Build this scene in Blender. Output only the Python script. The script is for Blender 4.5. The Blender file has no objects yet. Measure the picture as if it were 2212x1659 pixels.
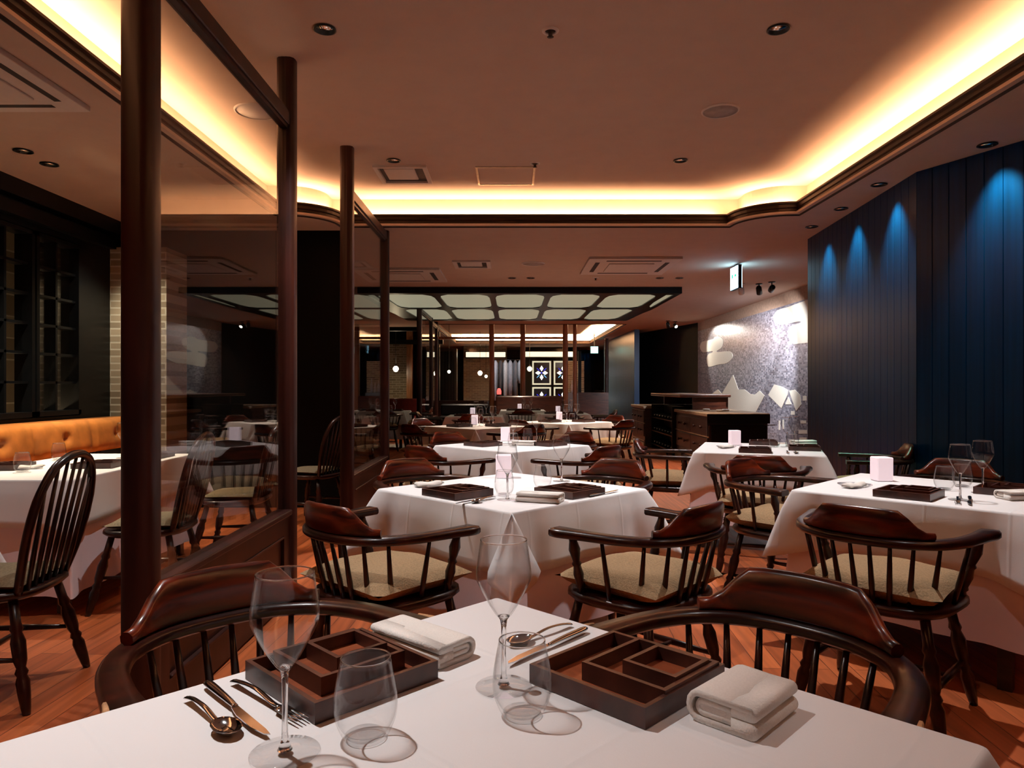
import bpy, math, random
from mathutils import Vector, Matrix
from mathutils.geometry import tessellate_polygon
random.seed(7)
SC = bpy.context.scene
COL = SC.collection
PI = math.pi
R = math.radians
# ------------------------------------------------------------------ camera
CZ, F, CX, CY = 1.21, 1530.0, 1106.0, 835.0
cam_d = bpy.data.cameras.new('camera'); cam_d.sensor_width = 36.0; cam_d.lens = F / 2212 * 36
cam_d.shift_y = 0.0025; cam_d.clip_start = 0.05
cam = bpy.data.objects.new('camera', cam_d); COL.objects.link(cam)
cam.location = (0, 0, CZ); cam.rotation_euler = (R(90), 0, 0)
SC.camera = cam
# ------------------------------------------------------------------ world, exposure
w = bpy.data.worlds.new('world'); SC.world = w; w.use_nodes = True
w.node_tree.nodes['Background'].inputs[0].default_value = (0.5, 0.3, 0.2, 1)
w.node_tree.nodes['Background'].inputs[1].default_value = 0.01
SC.view_settings.view_transform = 'Standard'; SC.view_settings.look = 'None'
SC.view_settings.exposure = 0.0; SC.view_settings.gamma = 1.0
SC.view_settings.use_curve_mapping = False
cy = SC.cycles
cy.use_denoising = True; cy.sample_clamp_indirect = 4.0; cy.sample_clamp_direct = 0
cy.max_bounces = 10; cy.diffuse_bounces = 5; cy.glossy_bounces = 5; cy.transmission_bounces = 8; cy.transparent_max_bounces = 40
cy.caustics_reflective = False; cy.caustics_refractive = False; cy.blur_glossy = 0.5
WARM = (1.0, 0.56, 0.29); SPOTC = (1.0, 0.98, 0.97); COOL = (0.78, 0.90, 1.0)
def area(loc, rot, sx, sy, power, col):
    l = bpy.data.lights.new('cove_light', 'AREA'); l.shape = 'RECTANGLE'; l.size = sx; l.size_y = sy
    l.energy = power; l.color = col
    o = bpy.data.objects.new('cove_light', l); COL.objects.link(o); o.location = loc; o.rotation_euler = rot
    return o
def spot(loc, target, power, ang=70, blend=0.5, col=SPOTC, rad=0.025):
    l = bpy.data.lights.new('lamp', 'SPOT'); l.energy = power; l.spot_size = R(ang); l.spot_blend = blend
    l.color = col; l.shadow_soft_size = rad
    o = bpy.data.objects.new('lamp', l); COL.objects.link(o); o.location = loc
    d = Vector(target) - Vector(loc)
    o.rotation_euler = d.to_track_quat('-Z', 'Y').to_euler()
    return o
def pointl(loc, power, col, rad=0.03):
    l = bpy.data.lights.new('lamp', 'POINT'); l.energy = power; l.color = col; l.shadow_soft_size = rad
    o = bpy.data.objects.new('lamp', l); COL.objects.link(o); o.location = loc
    return o
ZL, ZT, ZLIP = 2.77, 3.065, 2.88
COVE = 16.0      # W per metre of cove
def cove_run(x0, y0, x1, y1, wpm=COVE, col=WARM):
    L = math.hypot(x1 - x0, y1 - y0)
    area(((x0 + x1) / 2, (y0 + y1) / 2, 2.86), (PI, 0, math.atan2(y1 - y0, x1 - x0)), L, 0.03, wpm * L, col)
o_ = 0.105
cove_run(2.56 + o_, -2.4, 2.56 + o_, 6.36); cove_run(-2.10 - o_, -2.4, -2.10 - o_, 6.36)
cove_run(2.02, 6.86 + o_, -1.56, 6.86 + o_)
for cx_, s_ in ((2.56, 1), (-2.10, -1)):
    for a0 in (10, 45, 80):
        a = R(a0); rr = 0.48 - o_
        cove_run(cx_ - s_ * rr * math.sin(a - .3), 6.86 - rr * math.cos(a - .3), cx_ - s_ * rr * math.sin(a + .3), 6.86 - rr * math.cos(a + .3))
cove_run(2.90, 17.9, 2.90, 25.4, 600, (1, .74, .44)); cove_run(-1.9, 25.60, 2.8, 25.60, 1300, (1, .74, .44))
TRAY_SPOTS = [(x, y) for y in (1.54, 3.67, 5.80) for x in (-0.97, 1.38)]
for (x, y) in TRAY_SPOTS:
    spot((x, y, ZT - 0.02), (x + (0.2 if x < 0 else -0.1), y - 0.1, 0), {1.54: 215, 3.67: 280, 5.80: 280}[y] * (1.0 if x < 0 else 0.22 if y < 2 else 1.0), 76 if y < 2 else 80, 1.0 if y < 2 else .8)
WALL_SPOTS = [(3.06, 4.56), (2.83, 5.46), (2.88, 6.2), (2.92, 6.9)]
for i, (x, y) in enumerate(WALL_SPOTS):
    spot((x, y, ZL - 0.02), (x + .55, y, 0), 105, 70, 1.0, (0.32, 0.92, 0.68))
LOW_SPOTS = [(0.0, 10.16), (0.27, 10.16), (2.12, 10.16), (2.4, 10.16), (-1.16, 16.7), (0.23, 16.7), (2.2, 16.7), (-3.23, 4.68), (-3.24, 4.96)]
for (x, y) in LOW_SPOTS[:7]:
    spot((x, y, ZL - 0.02), (x, y - .6, 0), 210, 88, 0.6, (1, .78, .60))
spot((-3.23, 4.68, ZL - .02), (-3.35, 4.7, 0), 210, 88, .7, (1, .85, .62)); spot((-3.24, 4.96, ZL - .02), (-3.3, 5.2, 0), 160, 88, .7, (1, .85, .62))
spot((-3.35, 6.05, ZL - .02), (-3.45, 6.5, .6), 120, 80, .7, (1, .9, .7))  # unseen spot added to light the brick pillar
spot((-2.7, 3.2, ZL - .02), (-2.65, 3.3, 0), 130, 84, .6)
spot((-2.3, 14.0, ZL - .02), (-2.3, 14, 0), 60, 70, .6)
# ------------------------------------------------------------------ materials
def mat(name):
    m = bpy.data.materials.new(name); m.use_nodes = True
    nt = m.node_tree; b = nt.nodes['Principled BSDF']
    return m, nt, b
def N(nt, t, **kw):
    n = nt.nodes.new(t)
    for k, v in kw.items(): setattr(n, k, v)
    return n
def coords(nt, scale=(1, 1, 1), rot=(0, 0, 0)):
    tc = N(nt, 'ShaderNodeTexCoord'); mp = N(nt, 'ShaderNodeMapping')
    mp.inputs['Scale'].default_value = scale; mp.inputs['Rotation'].default_value = rot
    nt.links.new(tc.outputs['Object'], mp.inputs['Vector']); return mp.outputs['Vector']
def ramp(nt, fac, c0, c1, p0=0.0, p1=1.0):
    r = N(nt, 'ShaderNodeValToRGB'); e = r.color_ramp.elements
    e[0].color = (*c0, 1); e[1].color = (*c1, 1); e[0].position = p0; e[1].position = p1
    nt.links.new(fac, r.inputs[0]); return r.outputs[0]
def bump(nt, b, h, strength, dist=0.01):
    n = N(nt, 'ShaderNodeBump'); n.inputs['Strength'].default_value = strength; n.inputs['Distance'].default_value = dist
    nt.links.new(h, n.inputs['Height']); nt.links.new(n.outputs[0], b.inputs['Normal'])
def plain(name, c, rough=0.5, metal=0.0, noise=0.15, nscale=20, coat=0.0, bmp=0.0, spec=0.5):
    m, nt, b = mat(name)
    v = coords(nt); n = N(nt, 'ShaderNodeTexNoise'); n.inputs['Scale'].default_value = nscale; n.inputs['Detail'].default_value = 4
    nt.links.new(v, n.inputs['Vector'])
    c0 = tuple(x * (1 - noise) for x in c); c1 = tuple(min(1, x * (1 + noise)) for x in c)
    nt.links.new(ramp(nt, n.outputs[0], c0, c1, .3, .7), b.inputs['Base Color'])
    b.inputs['Roughness'].default_value = rough; b.inputs['Metallic'].default_value = metal
    b.inputs['Coat Weight'].default_value = coat; b.inputs['Coat Roughness'].default_value = 0.12
    b.inputs['Specular IOR Level'].default_value = spec
    if bmp: bump(nt, b, n.outputs[0], bmp)
    return m
def wood(name, c0, c1, rough=0.3, scale=(3, 3, 40), coat=0.3, rot=(0, 0, 0), spec=0.5):
    m, nt, b = mat(name); b.inputs['Specular IOR Level'].default_value = spec
    v = coords(nt, scale, rot); n = N(nt, 'ShaderNodeTexNoise'); n.inputs['Scale'].default_value = 1.5
    n.inputs['Detail'].default_value = 6; n.inputs['Distortion'].default_value = 0.6
    nt.links.new(v, n.inputs['Vector'])
    nt.links.new(ramp(nt, n.outputs[0], c0, c1, .35, .68), b.inputs['Base Color'])
    b.inputs['Roughness'].default_value = rough; b.inputs['Coat Weight'].default_value = coat; b.inputs['Coat Roughness'].default_value = 0.15
    bump(nt, b, n.outputs[0], 0.05, 0.002)
    return m
def emis(name, c, s):
    m, nt, b = mat(name)
    b.inputs['Base Color'].default_value = (*[min(1, x) * .6 for x in c], 1)
    b.inputs['Emission Color'].default_value = (*c, 1); b.inputs['Emission Strength'].default_value = s
    return m
def thin_glass(name, tint=(0.97, 0.97, 0.97), ior=1.5):
    m, nt, b = mat(name); nt.nodes.remove(b)
    out = nt.nodes['Material Output']
    g = N(nt, 'ShaderNodeNewGeometry'); ma = N(nt, 'ShaderNodeMath', operation='MULTIPLY_ADD')
    ma.inputs[1].default_value = -(ior - 1 / ior); ma.inputs[2].default_value = ior
    nt.links.new(g.outputs['Backfacing'], ma.inputs[0])
    fr = N(nt, 'ShaderNodeFresnel'); nt.links.new(ma.outputs[0], fr.inputs['IOR'])
    tr = N(nt, 'ShaderNodeBsdfTransparent'); tr.inputs[0].default_value = (*tint, 1)
    gl = N(nt, 'ShaderNodeBsdfGlossy'); gl.inputs['Roughness'].default_value = 0.0
    mx = N(nt, 'ShaderNodeMixShader')
    nt.links.new(fr.outputs[0], mx.inputs[0]); nt.links.new(tr.outputs[0], mx.inputs[1]); nt.links.new(gl.outputs[0], mx.inputs[2])
    nt.links.new(mx.outputs[0], out.inputs[0]); return m
def solid_glass(name):
    m, nt, b = mat(name)
    b.inputs['Base Color'].default_value = (1, 1, 1, 1); b.inputs['Transmission Weight'].default_value = 1; b.inputs['Roughness'].default_value = 0.0
    b.inputs['IOR'].default_value = 1.45
    return m
def brick_mat(name, c1, c2, mort, sw, sh, rot=(R(90), 0, 0), rough=0.8, offset=0.5, msize=0.006, bmp=0.6, grain=None):
    m, nt, b = mat(name)
    v = coords(nt, (1, 1, 1), rot)
    t = N(nt, 'ShaderNodeTexBrick'); t.offset = offset
    t.inputs['Color1'].default_value = (*c1, 1); t.inputs['Color2'].default_value = (*c2, 1); t.inputs['Mortar'].default_value = (*mort, 1)
    t.inputs['Scale'].default_value = 1.0; t.inputs['Brick Width'].default_value = sw; t.inputs['Row Height'].default_value = sh
    t.inputs['Mortar Size'].default_value = msize; t.inputs['Bias'].default_value = 0.0
    nt.links.new(v, t.inputs['Vector'])
    src = t.outputs['Color']
    if grain:
        v2 = coords(nt, grain, rot); n = N(nt, 'ShaderNodeTexNoise'); n.inputs['Scale'].default_value = 1.0; n.inputs['Detail'].default_value = 6
        nt.links.new(v2, n.inputs['Vector'])
        mx = N(nt, 'ShaderNodeMixRGB', blend_type='MULTIPLY'); mx.inputs[0].default_value = 0.8
        nt.links.new(src, mx.inputs[1]); nt.links.new(ramp(nt, n.outputs[0], (.45, .42, .4), (1.1, 1.05, 1.0), .3, .7), mx.inputs[2]); src = mx.outputs[0]
    nt.links.new(src, b.inputs['Base Color'])
    b.inputs['Roughness'].default_value = rough
    inv = N(nt, 'ShaderNodeMath', operation='SUBTRACT'); inv.inputs[0].default_value = 1
    nt.links.new(t.outputs['Fac'], inv.inputs[1])
    bump(nt, b, inv.outputs[0], bmp, 0.004)
    return m, nt, b, t
M = {}
M['ceil'] = plain('ceiling_plaster', (0.50, 0.37, 0.29), 0.9, noise=0.03, nscale=6)
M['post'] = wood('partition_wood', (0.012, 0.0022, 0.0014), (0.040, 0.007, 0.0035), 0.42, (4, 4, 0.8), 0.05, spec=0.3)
M['trim'] = wood('cornice_wood', (0.010, 0.004, 0.002), (0.026, 0.009, 0.004), 0.5, (3, 3, 30), 0.0, spec=0.25)
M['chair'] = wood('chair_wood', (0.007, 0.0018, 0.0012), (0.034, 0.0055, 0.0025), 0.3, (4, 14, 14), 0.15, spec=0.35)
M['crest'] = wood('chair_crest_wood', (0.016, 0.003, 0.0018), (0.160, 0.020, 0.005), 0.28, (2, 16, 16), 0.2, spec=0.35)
M['black'] = plain('black_paint', (0.002, 0.0024, 0.003), 0.35, noise=0.2, spec=0.25)
M['blackwall'] = plain('black_wall', (0.0012, 0.0012, 0.0015), 0.6, noise=0.2, spec=0.12)
M['darkwood'] = wood('dark_cabinet_wood', (0.010, 0.004, 0.003), (0.030, 0.010, 0.006), 0.4, (3, 3, 20), 0.2)
M['redwood'] = wood('reddish_panel_wood', (0.030, 0.007, 0.004), (0.080, 0.022, 0.010), 0.35, (3, 3, 20), 0.2)
M['bartop'] = wood('bar_top_wood', (0.16, 0.10, 0.06), (0.32, 0.22, 0.14), 0.35, (6, 20, 20), 0.2)
M['farpost'] = wood('far_wood_cove_lit', (0.22, 0.085, 0.035), (0.40, 0.18, 0.08), 0.35, (8, 8, 1.2), 0.2)  # wood colour lightened to carry the cove light on the far posts
M['cushion'] = plain('beige_cushion_fabric', (0.27, 0.18, 0.10), 0.95, noise=0.18, nscale=150, bmp=0.4, spec=0.1)
M['olive'] = plain('olive_cushion_fabric', (0.20, 0.16, 0.10), 0.95, noise=0.2, nscale=150, bmp=0.4, spec=0.1)
M['steel'] = plain('polished_steel', (0.56, 0.57, 0.58), 0.10, 1.0, noise=0.03)
M['chrome'] = plain('chrome', (0.8, 0.78, 0.75), 0.08, 1.0, noise=0.02)
M['towel'] = plain('napkin_cotton', (0.78, 0.73, 0.68), 0.95, noise=0.04, nscale=300, bmp=0.25, spec=0.1)
M['white'] = plain('ceiling_fitting_white', (0.60, 0.54, 0.50), 0.6, noise=0.03)
M['slot'] = plain('vent_slot_dark', (0.03, 0.022, 0.02), 0.8, noise=0.1)
M['pane'] = thin_glass('partition_glass', (0.93, 0.93, 0.92))
M['bowl'] = thin_glass('goblet_glass', (0.985, 0.985, 0.985), 1.42)
M['glass'] = solid_glass('solid_glass')
M['trayw'] = wood('tray_rim_wood', (0.028, 0.009, 0.007), (0.075, 0.024, 0.016), 0.4, (10, 10, 10), 0.1)
M['trayf'] = wood('tray_floor_leather', (0.16, 0.035, 0.012), (0.30, 0.075, 0.025), 0.4, (14, 3, 14), 0.1)
M['garment'] = plain('pale_garment', (0.45, 0.44, 0.46), 0.9)
M['redb'] = plain('red_leather', (0.16, 0.015, 0.010), 0.4, noise=0.2)
M['leather'] = plain('tan_leather', (0.50, 0.17, 0.035), 0.42, noise=0.28, nscale=7, coat=0.1)
M['worn'] = plain('worn_bare_wood', (0.42, 0.22, 0.10), 0.7, noise=0.3, nscale=60)
def cloth_mat():
    m, nt, b = mat('white_tablecloth'); v = coords(nt)
    n = N(nt, 'ShaderNodeTexNoise'); n.inputs['Scale'].default_value = 4; n.inputs['Detail'].default_value = 3; nt.links.new(v, n.inputs['Vector'])
    n2 = N(nt, 'ShaderNodeTexNoise'); n2.inputs['Scale'].default_value = 350; nt.links.new(v, n2.inputs['Vector'])
    ad = N(nt, 'ShaderNodeMath', operation='MULTIPLY_ADD'); ad.inputs[1].default_value = 0.04; nt.links.new(n2.outputs[0], ad.inputs[0]); nt.links.new(n.outputs[0], ad.inputs[2])
    sp = N(nt, 'ShaderNodeSeparateXYZ'); nt.links.new(v, sp.inputs[0]); last = ad.outputs[0]
    for ax, off in (('X', .07), ('Y', .11)):
        p0 = N(nt, 'ShaderNodeMath', operation='ADD'); p0.inputs[1].default_value = off; nt.links.new(sp.outputs[ax], p0.inputs[0])
        pp = N(nt, 'ShaderNodeMath', operation='PINGPONG'); pp.inputs[1].default_value = .15; nt.links.new(p0.outputs[0], pp.inputs[0])
        mr = N(nt, 'ShaderNodeMapRange'); mr.interpolation_type = 'SMOOTHSTEP'; mr.inputs[1].default_value = 0; mr.inputs[2].default_value = .010; mr.inputs[3].default_value = .16; mr.inputs[4].default_value = 0
        nt.links.new(pp.outputs[0], mr.inputs[0]); a2 = N(nt, 'ShaderNodeMath', operation='ADD'); nt.links.new(mr.outputs[0], a2.inputs[0]); nt.links.new(last, a2.inputs[1]); last = a2.outputs[0]
    ad = a2
    b.inputs['Base Color'].default_value = (0.78, 0.76, 0.76, 1); b.inputs['Roughness'].default_value = 0.7
    b.inputs['Sheen Weight'].default_value = 0.15; bump(nt, b, ad.outputs[0], 0.25, 0.02); return m
M['cloth'] = cloth_mat()
def under_mat():
    m = plain('undercloth_shade_tint', (0.84, 0.72, 0.76), 0.8, noise=0.04, nscale=3); return m  # same white cloth; the mauve of its shade is put into the colour
M['under'] = under_mat()
M['floor'] = brick_mat('floor_planks', (0.56, 0.145, 0.044), (0.36, 0.082, 0.024), (0.06, 0.014, 0.005), 1.9, 0.10, (0, 0, R(-87)), 0.36, 0.37, 0.0014, 0.2, (26, 1.1, 2))[0]
M['brick'] = brick_mat('beige_brick', (0.30, 0.24, 0.16), (0.18, 0.135, 0.085), (0.42, 0.37, 0.28), 0.21, 0.065, (R(90), 0, 0), 0.85, 0.5, 0.008)[0]
M['brickx'] = brick_mat('beige_brick_side', (0.30, 0.24, 0.16), (0.18, 0.135, 0.085), (0.42, 0.37, 0.28), 0.21, 0.065, (R(90), 0, R(90)), 0.85, 0.5, 0.008)[0]
def blue_mat():
    m, nt, b = mat('blue_painted_boards'); v = coords(nt, (30, 30, 0.7))
    n = N(nt, 'ShaderNodeTexNoise'); n.inputs['Scale'].default_value = 1; n.inputs['Detail'].default_value = 5; nt.links.new(v, n.inputs['Vector'])
    nt.links.new(ramp(nt, n.outputs[0], (0.0001, 0.015, 0.058), (0.0002, 0.027, 0.098), .3, .7), b.inputs['Base Color'])
    b.inputs['Roughness'].default_value = 0.32; b.inputs['Specular IOR Level'].default_value = 0.2; bump(nt, b, n.outputs[0], 0.25, 0.003); return m
M['blue'] = blue_mat()
def mosaic_mat():
    m, nt, b, t = brick_mat('grey_mosaic_tiles', (0.46, 0.45, 0.52), (0.12, 0.12, 0.16), (0.30, 0.29, 0.32), 0.06, 0.03, (0, 0, 0), 0.3, 0.5, 0.002, 0.9)
    # u along wall (y), v up (z)
    tc = N(nt, 'ShaderNodeTexCoord'); sp = N(nt, 'ShaderNodeSeparateXYZ'); cb = N(nt, 'ShaderNodeCombineXYZ')
    nt.links.new(tc.outputs['Object'], sp.inputs[0]); nt.links.new(sp.outputs['Y'], cb.inputs['X']); nt.links.new(sp.outputs['Z'], cb.inputs['Y'])
    nt.links.new(cb.outputs[0], t.inputs['Vector'])
    b.inputs['Metallic'].default_value = 0.25; b.inputs['Roughness'].default_value = 0.28
    return m
M['mosaic'] = mosaic_mat()
M['cream'] = plain('cream_tile', (0.74, 0.70, 0.60), 0.5, noise=0.04, nscale=60)
M['laypane'] = emis('laylight_glass', (0.58, 0.58, 0.40), 0.42)
M['candle'] = emis('candle_shade', (1.0, 0.80, 0.85), 0.62)
M['signw'] = emis('sign_white', (0.36, 0.74, 1.0), 12.0)
M['signg'] = emis('sign_green', (0.05, 0.6, 0.35), 1.6)
M['bulb'] = emis('spot_bulb', (1, 0.9, 0.72), 30.0)
M['globe'] = emis('globe_glass', (1, 0.88, 0.66), 5.0)
M['litbox'] = emis('lit_box', (1, 0.88, 0.62), 1.6)
M['skyblue'] = emis('lit_blue_panel', (0.35, 0.6, 0.85), 0.6)
M['panewhite'] = emis('white_pane_lit', (1.0, 0.98, 0.92), 2.2)
M['panecream'] = emis('cream_pane_lit', (0.8, 0.74, 0.52), 1.1)
M['paneblue'] = emis('blue_pane_lit', (0.02, 0.03, 0.75), 1.3)
M['panecyan'] = emis('cyan_pane_lit', (0.2, 0.6, 1.0), 1.2)
M['navy'] = plain('navy_glass', (0.006, 0.006, 0.02), 0.2)
M['redlamp'] = emis('red_lamp', (1, 0.12, 0.10), 2.0)
# ------------------------------------------------------------------ mesh helpers
class MB:
    def __init__(s): s.v = []; s.f = []; s.m = []; s.sm = []; s.cur = 0
    def add(s, vs, fs, smooth=False, mi=None):
        n = len(s.v); s.v += [tuple(p) for p in vs]
        for f in fs: s.f.append([n + i for i in f]); s.m.append(s.cur if mi is None else mi); s.sm.append(smooth)
        return s
    def box(s, x0, x1, y0, y1, z0, z1, mi=None, bev=0.0, mtx=None):
        vs = []
        b = min(bev, (x1 - x0) / 2.1, (y1 - y0) / 2.1, (z1 - z0) / 2.1)
        if b <= 0:
            vs = [(x, y, z) for z in (z0, z1) for x, y in ((x0, y0), (x1, y0), (x1, y1), (x0, y1))]
            fs = [(3, 2, 1, 0), (4, 5, 6, 7), (0, 1, 5, 4), (1, 2, 6, 5), (2, 3, 7, 6), (3, 0, 4, 7)]
        else:
            def oc(x0, x1, y0, y1, z): return [(x0 + b, y0, z), (x1 - b, y0, z), (x1, y0 + b, z), (x1, y1 - b, z), (x1 - b, y1, z), (x0 + b, y1, z), (x0, y1 - b, z), (x0, y0 + b, z)]
            vs = oc(x0 + b * .7, x1 - b * .7, y0 + b * .7, y1 - b * .7, z0) + oc(x0, x1, y0, y1, z0 + b) + oc(x0, x1, y0, y1, z1 - b) + oc(x0 + b * .7, x1 - b * .7, y0 + b * .7, y1 - b * .7, z1)
            fs = [tuple(range(7, -1, -1)), tuple(range(24, 32))]
            for k in range(3):
                for i in range(8): j = (i + 1) % 8; fs.append((k * 8 + i, k * 8 + j, k * 8 + 8 + j, k * 8 + 8 + i))
        if mtx is not None: vs = [mtx @ Vector(p) for p in vs]
        return s.add(vs, fs, False, mi)
    def lathe(s, prof, c=(0, 0, 0), n=24, smooth=True, mi=None, cap=True, mtx=None):
        vs = []; fs = []
        for (r, z) in prof:
            for i in range(n): a = 2 * PI * i / n; vs.append((c[0] + r * math.cos(a), c[1] + r * math.sin(a), c[2] + z))
        for k in range(len(prof) - 1):
            for i in range(n): j = (i + 1) % n; fs.append((k * n + i, k * n + j, (k + 1) * n + j, (k + 1) * n + i))
        if cap:
            if prof[0][0] > 1e-6: fs.append(tuple(range(n - 1, -1, -1)))
            if prof[-1][0] > 1e-6: fs.append(tuple((len(prof) - 1) * n + i for i in range(n)))
        if mtx is not None: vs = [mtx @ Vector(p) for p in vs]
        return s.add(vs, fs, smooth, mi)
    def turned(s, p0, p1, prof, n=10, mi=None):
        """prof: (t, r) along p0->p1"""
        p0, p1 = Vector(p0), Vector(p1); d = p1 - p0; L = d.length
        q = d.to_track_quat('Z', 'Y').to_matrix().to_4x4(); mtx = Matrix.Translation(p0) @ q
        return s.lathe([(r, t * L) for t, r in prof], n=n, mtx=mtx, mi=mi)
    def tube(s, pts, rad, n=8, mi=None, flat=1.0):
        pts = [Vector(p) for p in pts]; vs = []; fs = []; m = len(pts)
        up = Vector((0, 0, 1))
        for k, p in enumerate(pts):
            t = (pts[min(k + 1, m - 1)] - pts[max(k - 1, 0)]).normalized()
            a = t.cross(up)
            if a.length < 1e-3: a = Vector((1, 0, 0))
            a.normalize(); b = a.cross(t)
            r = rad[k] if isinstance(rad, (list, tuple)) else rad
            for i in range(n): an = 2 * PI * i / n; vs.append(p + a * r * math.cos(an) + b * r * flat * math.sin(an))
        for k in range(m - 1):
            for i in range(n): j = (i + 1) % n; fs.append((k * n + i, k * n + j, (k + 1) * n + j, (k + 1) * n + i))
        fs.append(tuple(range(n - 1, -1, -1))); fs.append(tuple((m - 1) * n + i for i in range(n)))
        return s.add(vs, fs, True, mi)
    def poly(s, outer, holes, z, up=True, mi=None):
        loops = [[Vector((x, y, 0)) for x, y in outer]] + [[Vector((x, y, 0)) for x, y in h] for h in holes]
        flat = [p for l in loops for p in l]; tris = tessellate_polygon(loops)
        vs = [(p.x, p.y, z) for p in flat]; fs = []
        for t in tris:
            a, b, c = (flat[i] for i in t); cr = (b - a).cross(c - a).z
            if abs(cr) < 1e-10: continue
            fs.append(tuple(t) if (cr > 0) == up else tuple(reversed(t)))
        return s.add(vs, fs, False, mi)
    def prism(s, outer, z0, z1, holes=(), mi=None):
        s.poly(outer, holes, z0, False, mi); s.poly(outer, holes, z1, True, mi)
        for l in [outer] + list(holes):
            n = len(l); vs = [(x, y, z0) for x, y in l] + [(x, y, z1) for x, y in l]
            s.add(vs, [(i, (i + 1) % n, n + (i + 1) % n, n + i) for i in range(n)], False, mi)
        return s
    def build(s, name, mats, parent=None, loc=None, rot=None, xf=None):
        me = bpy.data.meshes.new(name)
        v = s.v if xf is None else [tuple(xf @ Vector(p)) for p in s.v]
        me.from_pydata(v, [], s.f); me.update()
        for m in (mats if isinstance(mats, (list, tuple)) else [mats]): me.materials.append(m)
        me.polygons.foreach_set('material_index', s.m); me.polygons.foreach_set('use_smooth', s.sm)
        import bmesh
        bm = bmesh.new(); bm.from_mesh(me); bmesh.ops.recalc_face_normals(bm, faces=bm.faces); bm.to_mesh(me); bm.free()
        o = bpy.data.objects.new(name, me); COL.objects.link(o)
        if parent: o.parent = parent
        if loc: o.location = loc
        if rot: o.rotation_euler = rot
        return o
def tag(o, label=None, cat=None, group=None, kind=None):
    if label: o['label'] = label
    if cat: o['category'] = cat
    if group: o['group'] = group
    if kind: o['kind'] = kind
    return o
def thing(name, label, cat, loc=(0, 0, 0), rz=0, group=None):
    o = bpy.data.objects.new(name, None); COL.objects.link(o); o.location = loc; o.rotation_euler = (0, 0, rz)
    o.empty_display_size = 0.05
    return tag(o, label, cat, group)
def struct(o): o['kind'] = 'structure'; return o
def dup(root, loc, rz, label, group=None, scale=None):
    r = root.copy(); COL.objects.link(r); r.location = loc; r.rotation_euler = (0, 0, rz); r['label'] = label
    if group: r['group'] = group
    if scale: r.scale = scale
    for ch in list(root.children):
        c = ch.copy(); COL.objects.link(c); c.parent = r
        for g in list(ch.children):
            d = g.copy(); COL.objects.link(d); d.parent = c
    return r
def place(cache, key, maker, loc, rz, label, group=None):
    if key not in cache:
        cache[key] = maker(); o = cache[key]; o.location = loc; o.rotation_euler = (0, 0, rz); o['label'] = label
        if group: o['group'] = group
        return o
    return dup(cache[key], loc, rz, label, group)
CACHE = {}
def catmull(pts, k=6):
    out = []; P = [pts[0]] + list(pts) + [pts[-1]]
    for i in range(1, len(P) - 2):
        for j in range(k):
            t = j / k; r = []
            for c in range(len(pts[0])):
                a, b, d, e = P[i - 1][c], P[i][c], P[i + 1][c], P[i + 2][c]
                r.append(0.5 * (2 * b + (d - a) * t + (2 * a - 5 * b + 4 * d - e) * t * t + (3 * b - a - 3 * d + e) * t ** 3))
            out.append(tuple(r))
    out.append(tuple(pts[-1])); return out
def at(px, py, x=None, y=None, z=None):
    """world point on the plane x=, y= or z= seen at a photograph pixel"""
    dx, dz = (px - CX) / F, (CY - py) / F
    k = x / dx if x is not None else y if y is not None else (z - CZ) / dz
    return (dx * k, k, CZ + dz * k)
# ------------------------------------------------------------------ room shell
def arc(cx_, cy_, r, a0, a1, n=10): return [(cx_ + r * math.cos(R(a0 + (a1 - a0) * i / n)), cy_ + r * math.sin(R(a0 + (a1 - a0) * i / n))) for i in range(n + 1)]
def tray_outline(off=0.0):
    r = 0.48 - off
    l = [(-2.10 - off, -2.6), (2.56 + off, -2.6), (2.56 + off, 6.86 - r)] + arc(2.56 + 0, 6.86, r, 270, 180, 10)[1:] + [(2.56 - r, 6.86 + off), (-2.10 + r, 6.86 + off)] + arc(-2.10, 6.86, r, 0, -90, 10)[:-1] + [(-2.10 - off, 6.86 - r)]
    return [p for i, p in enumerate(l) if math.hypot(p[0] - l[i - 1][0], p[1] - l[i - 1][1]) > 1e-4]
TR1 = tray_outline(0); TR1o = tray_outline(0.16)
TR2 = [(-2.0, 17.75), (2.8, 17.75), (2.8, 25.5), (-2.0, 25.5)]; TR2o = [(-2.15, 17.6), (2.95, 17.6), (2.95, 25.66), (-2.15, 25.66)]
m = MB(); m.box(-6, 6, -3.2, 32, -0.1, 0); struct(m.build('floor', M['floor']))
m = MB()
m.poly([(-6, -3.2), (6, -3.2), (6, 32), (-6, 32)], [TR1, TR2], ZL, False)
m.poly([(-6, -3.2), (6, -3.2), (6, 32), (-6, 32)], [], ZL + 0.45, True)
def loopwall(m, l, z0, z1):
    n = len(l); m.add([(x, y, z0) for x, y in l] + [(x, y, z1) for x, y in l], [(i, (i + 1) % n, n + (i + 1) % n, n + i) for i in range(n)])
for a, b in ((TR1, TR1o), (TR2, TR2o)):
    loopwall(m, b, ZL + 0.02, ZT); m.poly(b, [], ZT, False)
    m.poly(b, [a], ZL + 0.02, True); loopwall(m, a, ZL, ZL + 0.02)
struct(m.build('ceiling', M['ceil']))
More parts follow.
